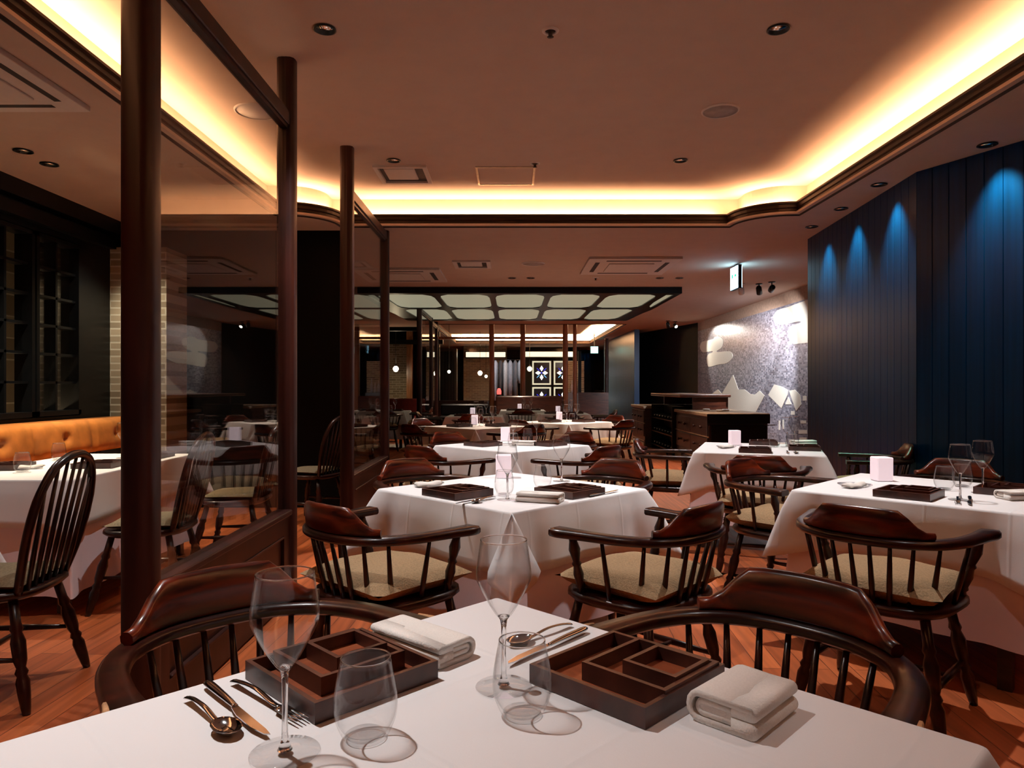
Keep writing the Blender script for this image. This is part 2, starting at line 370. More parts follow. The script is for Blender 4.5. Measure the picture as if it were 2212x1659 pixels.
def lip(name, l, prof, mt):
    m = MB(); n = len(l); P = [Vector((x, y)) for x, y in l]; nor = []
    for i in range(n):
        a = (P[i] - P[i - 1]).normalized(); b = (P[(i + 1) % n] - P[i]).normalized()
        na = Vector((-a.y, a.x)); nb = Vector((-b.y, b.x)); k = (na + nb)
        k = k.normalized() / max(0.5, k.normalized().dot(na)); nor.append(k)     # inward (ccw loop)
    c = len(prof); vs = []
    for i in range(n):
        for (o, z) in prof: p = P[i] + nor[i] * o; vs.append((p.x, p.y, z))
    fs = [(i * c + k, ((i + 1) % n) * c + k, ((i + 1) % n) * c + (k + 1) % c, i * c + (k + 1) % c) for i in range(n) for k in range(c)]
    m.add(vs, fs); return struct(m.build(name, mt))
PROF = [(-0.02, ZL), (0.0, ZL - 0.012), (-0.0, ZL - 0.012), (0.012, ZL + 0.0), (0.012, ZL + 0.022), (0.024, ZL + 0.030), (0.024, ZL + 0.052), (0.036, ZL + 0.060), (0.036, ZL + 0.085), (0.05, ZL + 0.095), (0.05, ZLIP), (-0.01, ZLIP), (-0.02, ZLIP - .02)]
PROF = [(o - 0.05, z) for o, z in PROF]
PROF[0] = (-0.07, ZL - 0.002)
lip('trim_1', TR1, PROF, M['trim'])
lip('trim_2', TR2, PROF, M['trim'])
# outer walls
m = MB(); m.box(-6, -5.85, -3.2, 32, 0, ZL); struct(m.build('wall_left', M['blackwall']))
m = MB(); m.box(-6, 6, -3.35, -3.2, 0, ZT); struct(m.build('wall_front', M['redwood']))
m = MB(); m.box(-6, 6, 30.2, 30.4, 0, ZL); struct(m.build('wall_back', M['blackwall']))
# blue boarded wall: folded plan line extruded, v-groove every board
BL = [(3.13, 7.5), (2.94, 5.15), (3.24, 4.49), (3.52, 3.87), (6.0, -1.6)]
def boarded_wall(name, line, width, z0, z1, thick):
    m = MB(); front = []; back = []
    for (a, b) in zip(line[:-1], line[1:]):
        a, b = Vector(a), Vector(b); L = (b - a).length; d = (b - a) / L; nn = Vector((-d.y, d.x)); k = max(1, round(L / width))
        for i in range(k):
            s0, s1 = i * L / k, (i + 1) * L / k; g = 0.0035
            for s, o in ((s0, .006), (s0 + g, 0), (s1 - g, 0)):
                front.append(a + d * s + nn * o); back.append(a + d * s + nn * thick)
        front.append(b); back.append(b + nn * thick)
    loop = front + back[::-1]
    n = len(loop); vs = [(p.x, p.y, z0) for p in loop] + [(p.x, p.y, z1) for p in loop]
    nf = len(front); fs = [(i, (i + 1) % n, n + (i + 1) % n, n + i) for i in range(n)]
    for i in range(nf - 1): j = n - 1 - i; fs.append((n + i, n + i + 1, n + j - 1, n + j))
    m.add(vs, fs); return struct(m.build(name, M['blue']))
boarded_wall('wall_right', BL, 0.118, 0, ZL, 0.14)
BL2 = [(3.22, 24.8), (3.35, 19.4)]
o = boarded_wall('wall_right_far', BL2, 0.14, 0, ZL, 0.14)
# mural wall (x = 4.54) with brown border, black angled wall behind it
XM = 4.54
m = MB(); m.box(XM, XM + .15, 7.6, 17.3, 0, ZL, mi=0); struct(m.build('wall_mural', [plain('mural_border_plaster', (0.36, 0.24, 0.17), 0.8)]))
m = MB(); m.box(3.27, XM + .15, 7.5, 7.62, 0, ZL); struct(m.build('wall_behind_boards', M['blackwall']))
m = MB(); m.box(XM - .012, XM, 9.6, 17.25, 0.0, 2.555)
mural = thing('tile_mural', 'grey mosaic tile mural of cream clouds and mountains on the right wall', 'mural', (0, 0, 0))
m.build('tile_field', M['mosaic'], mural)
def mural_shape(name, pts, mt, smooth_k=0, th=0.006):
    P = [at(px, py, x=XM - .012) for px, py in pts]
    P = [(p[1], p[2]) for p in P]
    if smooth_k: P = catmull(P + [P[0]], smooth_k)[:-1]
    area2 = sum(P[i][0] * P[(i + 1) % len(P)][1] - P[(i + 1) % len(P)][0] * P[i][1] for i in range(len(P)))
    if area2 < 0: P = P[::-1]
    m = MB(); m.prism(P, 0, th)
    # map (u,v,w)->(x = XM-.012-w, y=u, z=v)
    xf = Matrix(((0, 0, -1, XM - .012), (1, 0, 0, 0), (0, 1, 0, 0), (0, 0, 0, 1)))
    o = m.build(name, mt, mural, xf=xf)
    for p in o.data.polygons: pass
    return o
def Z4(pts, x0=1500, y0=560, k=4.88): return [(x0 + a / k, y0 + b / k) for a, b in pts]
mural_shape('cloud', Z4([(65, 900), (85, 870), (150, 855), (200, 840), (215, 822), (260, 815), (300, 845), (300, 900), (280, 940), (240, 965), (245, 978), (340, 970), (385, 978), (405, 1010), (395, 1050), (340, 1095), (250, 1110), (160, 1135), (140, 1110), (130, 1050), (150, 1000), (185, 985), (190, 968), (100, 980), (70, 955), (60, 925)]), M['cream'], 3)
mural_shape('cloud', Z4([(1400, 380), (1190, 430), (1000, 500), (880, 540), (835, 610), (850, 660), (920, 690), (1100, 655), (1120, 670), (1020, 705), (995, 760), (1000, 830), (1040, 890), (1100, 890), (1190, 880), (1400, 840)]), M['cream'], 3)
mural_shape('mountain', Z4([(50, 1437), (160, 1437), (250, 1372), (290, 1420), (410, 1220), (465, 1372), (530, 1372), (590, 1420), (640, 1425), (690, 1385), (742, 1440), (650, 1612), (500, 1720), (50, 1760)]), M['cream'])
mural_shape('mountain', Z4([(780, 1430), (845, 1320), (930, 1345), (990, 1380), (985, 1430), (920, 1570)]), M['cream'])
mural_shape('mountain', Z4([(1000, 1385), (1060, 1375), (1115, 1430), (1130, 1530), (1075, 1600)]), M['cream'])
mural_shape('mountain', Z4([(993, 1450), (1025, 1530), (960, 1530)]), M['cream'])
hk = 0
for (a, b, c_, d) in ((1145, 1440, 1185, 1490), (1100, 1800, 1190, 1840), (1110, 1880, 1185, 1905), (870, 1930, 960, 1960), (1000, 1900, 1060, 1930), (1020, 1600, 1060, 1640), (1120, 1700, 1180, 1730), (890, 1700, 905, 1800), (930, 1690, 945, 1790), (960, 1990, 1100, 2010)):
    mural_shape('house_tile', Z4([(a, b), (c_, b), (c_, d), (a, d)]), M['cream'], 0, .004)
# black angled wall and dim column
m = MB()
for (a, b) in (((XM, 17.3), (3.70, 20.9)), ((3.70, 20.9), (3.35, 24.8))):
    a, b = Vector(a), Vector(b); d = (b - a).normalized(); nn = Vector((d.y, -d.x)) * .12
    L = [a, b, b + nn, a + nn]
    m.prism([(p.x, p.y) for p in L], 0, ZL)
struct(m.build('wall_dark_corner', M['blackwall']))
# left alcove : back wall of the alcove, window wall, header, brick pillar
m = MB(); m.box(-6, -1.72, 7.08, 7.3, 0, ZL); struct(m.build('wall_alcove', M['blackwall']))
m = MB(); m.box(-3.84, -3.25, 6.66, 7.08, 0, 2.52); struct(m.build('wall_brick_pillar', M['brick']))
m = MB()
m.box(-3.98, -3.78, -3.2, 6.66, 0, 0.96); m.box(-3.98, -3.78, -3.2, 6.66, 2.45, ZL)
m.box(-3.86, -3.72, -3.2, 6.9, 2.50, 2.60); m.box(-3.86, -3.70, -3.2, 7.05, 2.64, ZL)
m.box(-3.98, -3.78, 6.20, 6.66, .96, 2.45); m.box(-3.98, -3.78, -3.2, 3.22, .96, 2.45)
struct(m.build('wall_window_left', M['black']))
m = MB(); m.box(-4.95, -4.85, 1, 7.08, 0, ZL); struct(m.build('wall_brick_outer', M['brickx']))
pointl((-4.3, 5.7, .75), 30, (1, .72, .42), .05)  # point light added to brighten the brick behind the windows
for wi in range(5):
    y1 = 6.20 - .60 * wi; y0 = y1 - .58
    win = bpy.data.objects.new('window_%d' % (wi + 1), None); COL.objects.link(win); win['kind'] = 'structure'
    f = MB(); f.box(-3.91, -3.77, y0, y0 + .035, .97, 2.44); f.box(-3.91, -3.77, y1 - .035, y1, .97, 2.44)
    f.box(-3.91, -3.77, y0, y1, .97, 1.01); f.box(-3.91, -3.77, y0, y1, 2.41, 2.44)
    ym = (y0 + y1) / 2; f.box(-3.90, -3.80, ym - .012, ym + .012, 1.01, 2.41)
    for i in range(1, 6): zz = 1.01 + 1.40 * i / 6; f.box(-3.90, -3.80, y0 + .035, y1 - .035, zz - .010, zz + .010)
    f.build('window_frame', M['black'], win)
    g = MB(); g.box(-3.855, -3.849, y0 + .02, y1 - .02, 1.0, 2.42); g.build('pane', M['pane'], win)
# deep left area
m = MB(); m.box(-6, -2.05, 20.0, 20.2, 0, ZL); struct(m.build('wall_far_left', M['blackwall']))
m = MB(); m.box(-3.6, -2.92, 19.9, 20.0, 0, 2.42); struct(m.build('wall_far_brick', M['brick']))
m = MB(); m.box(-2.92, -2.76, 19.6, 19.76, 0, ZL); struct(m.build('trim_3', M['farpost']))
m = MB(); m.box(-4.5, -1.9, 15.9, 16.0, 2.46, 2.55); m.box(-4.5, -1.9, 19.5, 19.6, 2.38, 2.5); struct(m.build('trim_4', M['black']))
# ------------------------------------------------------------------ glazed partitions
XP = -1.28
def post_mb(x, y, z0, z1, r=0.05):
    m = MB(); n = 48; l = []
    for i in range(n):
        a = 2 * PI * i / n; c, s = math.cos(a), math.sin(a); k = 3.0
        q = (abs(c) ** k + abs(s) ** k) ** (-1 / k); g = 1.0 if r > .054 or i % 3 else 0.975
        l.append((x + r * q * c * g, y + r * q * s * g))
    m.prism(l, z0, z1)
    for f in range(len(m.f)):
        if len(m.f[f]) == 4: m.sm[f] = True
    return m
def partition(x, y0, y1, z1a, z1b, label, r=0.05, zb=(2.68, 2.76), zs=0.52, m_=M['post'], glass=True):
    t = thing('glass_partition', label, 'glass partition', (x, y0, 0))
    L = y1 - y0
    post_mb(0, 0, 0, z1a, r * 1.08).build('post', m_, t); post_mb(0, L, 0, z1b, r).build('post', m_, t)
    b = MB(); b.box(-.032, .032, r * .8, L - r * .8, zb[0], zb[1], bev=.006); b.box(-.02, .02, r * .8, L - r * .8, zb[0] - .02, zb[0]); b.build('top_beam', m_, t)
    s = MB(); s.box(-.045, .045, r * .8, L - r * .8, zs - .03, zs, bev=.006); s.build('sill_rail', m_, t)
    p = MB(); p.box(-.015, .015, r * .8, L - r * .8, .01, zs - .03)
    for sx in (-1, 1):
        x0, x1 = sorted((sx * .015, sx * .03))
        p.box(x0, x1, r * .8, L - r * .8, zs - .13, zs - .03); p.box(x0, x1, r * .8, L - r * .8, .01, .14)
        p.box(x0, x1, r * .8, r + .09, .14, zs - .13); p.box(x0, x1, L - r - .09, L - r * .8, .14, zs - .13)
        x0, x1 = sorted((sx * .015, sx * .036))
        p.box(x0, x1, r + .10, L - r - .10, zs - .142, zs - .13, bev=.003); p.box(x0, x1, r + .10, L - r - .10, .14, .152, bev=.003)
    p.build('lower_panel', m_, t)
    if glass:
        g = MB(); g.box(-.004, .004, r * .8, L - r * .8, zs - .005, zb[0] - .015); g.build('pane', M['pane'], t)
    return t
partition(XP, 2.445, 4.03, ZT, ZT, 'nearest tall wood-framed glass partition with panelled base, left of the dining tables', .052)
partition(XP, 5.50, 7.11, ZT, ZL, 'second wood-framed glass partition beyond the open gap, left of the middle table', .048)
partition(-1.74, 13.3, 15.2, ZL, ZL, 'thin far glass partition in the left row, nearer of the two', .045, (2.62, 2.7))
partition(-1.83, 15.35, 17.1, ZL, ZL, 'thin far glass partition in the left row, close to the back screen', .045, (2.62, 2.7))
# back screen at y = 17.8
t = thing('back_screen', 'wide wood and glass screen across the back of the dining room', 'glass screen', (0, 17.8, 0))
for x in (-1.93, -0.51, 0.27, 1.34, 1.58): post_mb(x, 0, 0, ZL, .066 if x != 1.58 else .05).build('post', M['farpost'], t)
for (x0, x1) in ((-1.88, -.56), (-.46, .22), (.32, 1.29)):
    b = MB(); b.box(x0, x1, -.03, .03, .80, .86); b.box(x0, x1, -.02, .02, .01, .80); b.build('lower_panel', M['redwood'], t)
    g = MB(); g.box(x0, x1, -.004, .004, .86, 2.40); g.build('pane', M['pane'], t)
    b = MB(); b.box(x0, x1, -.03, .03, 2.40, 2.46); b.build('top_beam', M['farpost'], t)
t = thing('screen_return', 'dark panelled half wall with small glass screen beside the far blue wall', 'half wall', (0, 17.8, 0))
b = MB(); b.box(1.66, 2.42, -.06, .06, 0, 1.06); b.build('lower_panel', M['redwood'], t)
post_mb(2.38, 0, 1.06, 2.42, .045).build('post', M['post'], t)
b = MB(); b.box(1.66, 1.74, -.03, .03, 1.06, 2.1); b.build('side_frame', M['black'], t)
g = MB(); g.box(1.74, 2.33, -.004, .004, 1.06, 2.05); g.build('pane', M['pane'], t)
# ------------------------------------------------------------------ things beyond the back screen
def stained(label, x, y, z, s, rowh):
    t = thing('stained_glass_panel', label, 'stained glass window', (x, y, z), 0, 'stained glass panels of the far window')
    f = MB(); f.prism([(-s / 2, -rowh / 2), (s / 2, -rowh / 2), (s / 2, rowh / 2), (-s / 2, rowh / 2)], 0, .05, [[(-s / 2 + .02, -rowh / 2 + .02), (s / 2 - .02, -rowh / 2 + .02), (s / 2 - .02, rowh / 2 - .02), (-s / 2 + .02, rowh / 2 - .02)][::-1]])
    xf = Matrix(((1, 0, 0, 0), (0, 0, -1, 0), (0, 1, 0, 0), (0, 0, 0, 1)))
    f.build('frame', M['black'], t, xf=xf)
    b = MB(); b.box(-s / 2 + .02, s / 2 - .02, -.01, 0.0, -rowh / 2 + .02, rowh / 2 - .02); b.build('backing_glass', M['navy'], t)
    c = MB(); i_, o_2 = .09, .03
    c.prism([(-s / 2 + o_2, -rowh / 2 + o_2), (s / 2 - o_2, -rowh / 2 + o_2), (s / 2 - o_2, rowh / 2 - o_2), (-s / 2 + o_2, rowh / 2 - o_2)], .011, .016, [[(-s / 2 + i_, -rowh / 2 + i_), (s / 2 - i_, -rowh / 2 + i_), (s / 2 - i_, rowh / 2 - i_), (-s / 2 + i_, rowh / 2 - i_)][::-1]])
    c.build('cream_border', M['panecream'], t, xf=xf)
    d = s * .155; wm = MB(); bm_ = MB(); cm = MB()
    for (u, v) in ((0, 1), (0, -1), (1, 0), (-1, 0)):
        ox, oy = u * d * 1.12, v * d * 1.12 * rowh / s
        a, b_ = (d * .95, d * .62) if u else (d * .62, d * .95)
        wm.prism([(ox + a * .95, oy), (ox, oy + b_), (ox - a * .95, oy), (ox, oy - b_)], .011, .016)
    for (u, v) in ((1, 1), (-1, 1), (-1, -1), (1, -1)):
        ox, oy = u * d * 1.1, v * d * 1.1; q = cm if v < 0 else bm_
        q.prism([(ox - u * d * .5, oy - v * d * .35), (ox - u * d * .35, oy - v * d * .5), (ox + u * d * .5, oy + v * d * .35), (ox + u * d * .35, oy + v * d * .5)][::(1 if u * v < 0 else -1)], .011, .016)
    bm_.prism([(d * .3, 0), (0, d * .3), (-d * .3, 0), (0, -d * .3)], .011, .016)
    wm.build('white_diamonds', M['panewhite'], t, xf=xf); bm_.build('blue_pieces', M['paneblue'], t, xf=xf); cm.build('cyan_pieces', M['panecyan'], t, xf=xf)
for i, x in enumerate((1.17, 2.02)):
    for j, z in enumerate((1.75, .72)):
        stained('lit stained glass panel of white diamonds, %s %s of the far window' % (('upper', 'lower')[j], ('left', 'right')[i]), x, 28.0, z, .80, 1.0)
m = MB(); m.box(.3, 2.6, 28.0, 28.2, 0, ZL); struct(m.build('wall_stained_window', M['blackwall']))
for (lb, x0, x1, y, z0, z1) in (('long glowing light box above the far stained glass window', .4, 2.5, 27.85, 2.38, 2.58), ('glowing light box over the dark far doorway', -1.75, -.25, 26.93, 2.33, 2.52)):
    t = thing('light_box', lb, 'light box', ((x0 + x1) / 2, y, z0)); h = (x1 - x0) / 2
    b = MB(); b.box(-h, h, -.03, .0, 0, z1 - z0); b.build('diffuser', M['litbox'], t)
    b = MB(); b.box(-h - .03, h + .03, 0, .1, -.04, z1 - z0 + .03); b.build('casing', M['black'], t)
m = MB(); m.box(-1.85, -.2, 27.05, 27.2, 0, ZL); struct(m.build('wall_far_middle', M['brick']))
t = thing('dark_cupboard', 'tall dark slatted cupboard standing behind the back screen at left', 'cupboard', (-2.5, 24, 0))
b = MB(); b.box(-.45, .62, 0, .5, 0, 2.5)
b.build('carcass', M['darkwood'], t); b = MB(); b.box(-.40, .57, -.03, 0, .1, 2.4)
for i in range(9): b.box(-.40 + i * .108, -.37 + i * .108, -.045, -.03, .1, 2.4)
b.build('slatted_front', M['black'], t)
t = thing('coat_rail', 'black rail holding coats behind the back screen', 'rail', (0, 21.4, 0))
b = MB(); b.tube([(-.60, 0, 2.02), (.35, 0, 2.02)], .012); b.build('rod', M['black'], t)
for x in (-.60, .35): b = MB(); b.tube([(x, 0, 0), (x, 0, 2.05)], .015); b.build('upright', M['black'], t)
cg = [(-.50, 1.35, (0.42, .42, .46), 'pale grey coat at the left end of the rail'), (-.34, 1.25, (.05, .05, .055), 'black coat between two pale coats on the rail'), (-.20, 1.45, (.5, .48, .47), 'long off-white coat in the middle of the rail'), (-.05, 1.1, (.3, .3, .33), 'short mid-grey coat on the rail'), (.10, 1.2, (.12, .12, .13), 'dark grey coat right of the short grey one'), (.24, .7, (.4, .4, .42), 'short pale jacket at the right end of the rail')]
for i, (x, h, c, lb) in enumerate(cg):
    b = MB(); rows = [(0, .02), (.05, .05), (.10, .075), (.4, .075), (h, .085)]
    vs = []; n = 16
    for (dz, rw) in rows:
        for k in range(n):
            a = 2 * PI * k / n; rr = 1 + .12 * math.sin(3 * a + i) * (dz > .3)
            vs.append((rw * math.cos(a) * rr, (.10 + .12 * (dz > .08)) * math.sin(a) * rr * (.4 + .6 * min(1, dz * 8)), -dz))
    fs = [(r_ * n + k, r_ * n + (k + 1) % n, (r_ + 1) * n + (k + 1) % n, (r_ + 1) * n + k) for r_ in range(len(rows) - 1) for k in range(n)]
    fs.append(tuple(range(n))); fs.append(tuple((len(rows) - 1) * n + k for k in range(n)))
    b.add(vs, fs, True); o = b.build('coat', plain('coat_fabric', c, .9), None, (x, 21.4, 2.005)); tag(o, lb, 'coat', 'coats on the far rail')
def globe(label, x, y, z, r=.06, p=6):
    t = thing('pendant_lamp', label, 'pendant lamp', (x, y, z), 0, 'globe pendant lamps at the back')
    zz = (ZT if (17.6 < y < 25.6 and -2.1 < x < 2.9) else ZL) - z
    b = MB(); b.tube([(0, 0, r), (0, 0, zz)], .006); b.build('cord', M['black'], t)
    b = MB(); b.lathe([(0.001, -r), (r * .6, -r * .8), (r, 0), (r * .8, r * .6), (r * .3, r)], n=16); b.build('globe', M['globe'], t)
    b = MB(); b.lathe([(r * .35, r * .9), (r * .35, r * 1.3), (.006, r * 1.5)], n=12); b.build('cap', M['black'], t)
    pointl((x, y - .12, z - .05), p, (1, .8, .5), .05)
globe('globe pendant lamp before the far brick wall at left', *at(855, 797, y=18.9), r=.08, p=12)
globe('larger globe pendant lamp left of the coats', *at(1037, 806, y=24), r=.085)
globe('smaller globe pendant lamp low beside the larger one', *at(1050, 813, y=26), r=.06, p=3)
globe('small globe pendant lamp before the slatted cupboard', *at(970, 803, y=21), r=.05, p=2)
globe('globe pendant lamp beside the stained glass window', *at(1144, 797, y=25), r=.09)
t = thing('table_lamp', 'small glowing red lamp below the coats', 'lamp', at(1078, 846, y=20.6))
b = MB(); b.lathe([(.02, -.9), (.02, -.1), (.05, -.08)], n=10); b.build('stand', M['black'], t); b = MB(); b.lathe([(.06, -.08), (.07, 0), (.04, .09), (.001, .1)], n=14); b.build('lamp_shade', M['redlamp'], t)
b = MB(); b.box(-.12, .12, -.12, .12, -(at(0, 846, y=20.6)[2]), -.9); b.build('base', M['black'], t)
t = thing('bottle_shelf', 'pale lit shelf of bottles seen through the small screen', 'shelf', (2.1, 24.5, 0))
b = MB(); b.box(-.25, .42, 0, .3, 0, 1.0); b.build('cabinet', M['darkwood'], t); b = MB(); b.box(-.25, .42, .25, .3, 1.0, 2.1); b.build('back_panel', M['brick'], t)
for i, (x, h) in enumerate(((-.02, .42), (.1, .34), (.22, .5))):
    b = MB(); b.lathe([(.04, 0), (.045, h * .55), (.018, h * .7), (.018, h)], n=12)
    tag(b.build('bottle', M['garment'], None, (2.1 + x, 24.6, 1.0)), ['pale bottle at the left of the lit shelf', 'shortest bottle, middle of the lit shelf', 'tallest bottle at the right of the lit shelf'][i], 'bottle', 'bottles on the far shelf')
spot((-.1, 19.6, 2.7), (-.1, 21.4, 1.4), 160, 60, .6, (.95, .95, 1))  # spot added to brighten the coats, no fitting there
# banquettes at the back
def bench(label, x0, x1, y, zt, mt, name='banquette'):
    t = thing(name, label, 'banquette', ((x0 + x1) / 2, y, 0)); h = (x1 - x0) / 2
    b = MB(); b.box(-h, h, -.5, .0, .0, .42, bev=.01); b.build('base', M['black'], t); b = MB(); b.box(-h, h, -.5, -.08, .42, .5, bev=.03); b.build('seat', mt, t)
    b = MB(); b.box(-h, h, -.09, .03, .5, zt, bev=.03); b.build('backrest', mt, t); return t
bench('red leather banquette behind the far left table', -3.3, -2.1, 17.2, .92, M['redb'])
bench('dark banquette along the back screen', -.4, 1.25, 17.55, .98, M['redwood'])
bench('black banquette at left of the back screen', -1.75, -.55, 17.5, .78, M['black'])
# ------------------------------------------------------------------ tan leather banquette in the left alcove
t = thing('banquette', 'tan button-back leather banquette under the black lattice window', 'banquette', (-3.6, 0, 0))
b = MB(); b.box(-.12, .36, -1.0, 6.62, 0, .40); b.box(-.12, .0, -1.0, 6.62, .40, .655)
for i in range(110): yy = .2 + i * .055; b.lathe([(.009, 0), (.006, .006), (.001, .008)], n=6, mtx=Matrix.Translation((.0, yy, .64)) @ Matrix.Rotation(PI / 2, 4, 'Y'))
b.build('base', M['black'], t)
b = MB(); b.box(-.02, .37, -1.0, 6.6, .40, .47, bev=.03); b.build('seat', M['leather'], t)
vs = []; fs = []; NY = 160; NZ = 12; y0, y1 = 1.6, 6.62
bt = MB()
for i in range(NY + 1):
    y = y0 + (y1 - y0) * i / NY; u = ((y - 5.24) / .71) % 1.0; se = min(u, 1 - u) * .71
    for k in range(NZ + 1):
        v = k / NZ; z = .655 + .28 * v; x = .02 + .055 * math.sqrt(max(0, 1 - (2 * v - 1) ** 4)) * (1 - .45 * math.exp(-(se / .025) ** 2))
        db = math.hypot((u - .5) * .71, (z - .80)); x -= .035 * math.exp(-(db / .035) ** 2)
        vs.append((x + .03 * (1 - v), y, z))
for i in range(NY):
    for k in range(NZ): a = i * (NZ + 1) + k; fs.append((a, a + NZ + 1, a + NZ + 2, a + 1))
n0 = len(vs)
for i in (0, NY):
    for k in (0, NZ): z = .655 + .28 * (k / NZ); vs.append((-.12, y0 + (y1 - y0) * i / NY, z))
fs += [(n0, n0 + 1, n0 + 3, n0 + 2), (NZ, NY * (NZ + 1) + NZ, n0 + 3, n0 + 1), (0, n0, n0 + 2, NY * (NZ + 1))]
fs.append(tuple([n0] + list(range(NZ + 1)) + [n0 + 1])); fs.append(tuple([n0 + 2] + [NY * (NZ + 1) + k for k in range(NZ + 1)] + [n0 + 3]))
b = MB(); b.add(vs, fs, True); b.build('backrest', M['leather'], t)
for k in range(-5, 2):
    yb = 5.24 + .71 * (k + .5)
    if y0 < yb < y1: b = MB(); b.lathe([(.014, 0), (.012, .006), (.001, .01)], n=10, mtx=Matrix.Translation((.052, yb, .80)) @ Matrix.Rotation(PI / 2, 4, 'Y')); b.build('button', M['leather'], t)
# ------------------------------------------------------------------ chairs
def rail_curve():
    half = [(0, -.275, .052), (.12, -.258, .052), (.215, -.195, .054), (.268, -.10, .056), (.290, .0, .058), (.300, .08, .066), (.308, .14, .078), (.307, .165, .072), (.307, .174, .072)]
    full = [(-x, y, w_) for x, y, w_ in half[:0:-1]] + half
    return catmull(full, 4)
def sweep_plan(m, pts, z0f, z1f, wf, lean=0.0, bev=.3):
    """vertical-sided bar following plan points; z0f,z1f,wf functions of index"""
    n = len(pts); vs = []
    for i in range(n):
        a = Vector(pts[max(i - 1, 0)][:2]); c = Vector(pts[min(i + 1, n - 1)][:2]); t = (c - a).normalized(); nn = Vector((t.y, -t.x)); p = Vector(pts[i][:2])
        z0, z1, w_ = z0f(i), z1f(i), wf(i); h = z1 - z0; bz = min(h * bev, .008); bw = min(w_ * bev, .008)
        for (o, z) in ((-w_ / 2 + bw, z0), (w_ / 2 - bw, z0), (w_ / 2, z0 + bz), (w_ / 2, z1 - bz), (w_ / 2 - bw, z1), (-w_ / 2 + bw, z1), (-w_ / 2, z1 - bz), (-w_ / 2, z0 + bz)):
            q = p + nn * (o + lean * (z - z0)); vs.append((q.x, q.y, z))
    fs = [(i * 8 + k, i * 8 + (k + 1) % 8, (i + 1) * 8 + (k + 1) % 8, (i + 1) * 8 + k) for i in range(n - 1) for k in range(8)]
    m.add(vs, fs, True); b0 = len(m.v) - len(vs)
    for f in (range(7, -1, -1), range((n - 1) * 8, n * 8)): m.f.append([b0 + k for k in f]); m.m.append(m.cur); m.sm.append(False)
    return m
LEG = [(0, .013), (.06, .017), (.16, .021), (.28, .024), (.33, .017), (.36, .023), (.40, .016), (.46, .023), (.62, .026), (.70, .017), (.73, .023), (.78, .018), (1, .017)]
POSTP = [(0, .014), (.06, .018), (.12, .013), (.16, .018), (.20, .014), (.36, .020), (.50, .014), (.54, .019), (.58, .013), (.78, .022), (.92, .015), (1, .014)]
def seat_mb(w_, d, z0, z1, k=3.0):
    m = MB(); n = 36; vs = []; rows = [(z0, .86), (z0 + .008, .93), (z0 + (z1 - z0) * .55, 1.0), (z1 - .005, .99), (z1, .95), (z1 - .008, .5), (z1 - .010, .02)]
    for z, s in rows:
        for i in range(n):
            a = 2 * PI * i / n; c, s_ = math.cos(a), math.sin(a); q = (abs(c) ** k + abs(s_) ** k) ** (-1 / k)
            tp = 1 + .06 * s_
            vs.append((w_ / 2 * q * c * s * tp, d / 2 * q * s_ * s, z))
    fs = [(r * n + i, r * n + (i + 1) % n, (r + 1) * n + (i + 1) % n, (r + 1) * n + i) for r in range(len(rows) - 1) for i in range(n)]
    fs += [tuple(range(n - 1, -1, -1)), tuple((len(rows) - 1) * n + i for i in range(n))]
    return m.add(vs, fs, True)
def cushion_mb(w_, d, z0, h):
    m = MB(); n = 16; vs = []; fs = []
    for sgn in (1, -1):
        for i in range(n + 1):
            for j in range(n + 1):
                u, v = 2 * i / n - 1, 2 * j / n - 1
                e = max(0, (1 - u ** 4)) ** .5 * max(0, (1 - v ** 4)) ** .5
                pin = 1 - .06 * (1 - v * v) * abs(u); pin2 = 1 - .06 * (1 - u * u) * abs(v)
                z = z0 + h / 2 + sgn * (h / 2) * e - (.0 if sgn > 0 else 0) + .006 * math.sin(5 * u + 2 * v) * e * (sgn > 0)
                vs.append((u * w_ / 2 * pin, v * d / 2 * pin2, z))
    a = (n + 1) ** 2
    for i in range(n):
        for j in range(n):
            k = i * (n + 1) + j; fs.append((k, k + n + 1, k + n + 2, k + 1)); fs.append((a + k, a + k + 1, a + k + n + 2, a + k + n + 1))
    return m.add(vs, fs, True)
ZR0, ZR1 = 0.655, 0.685
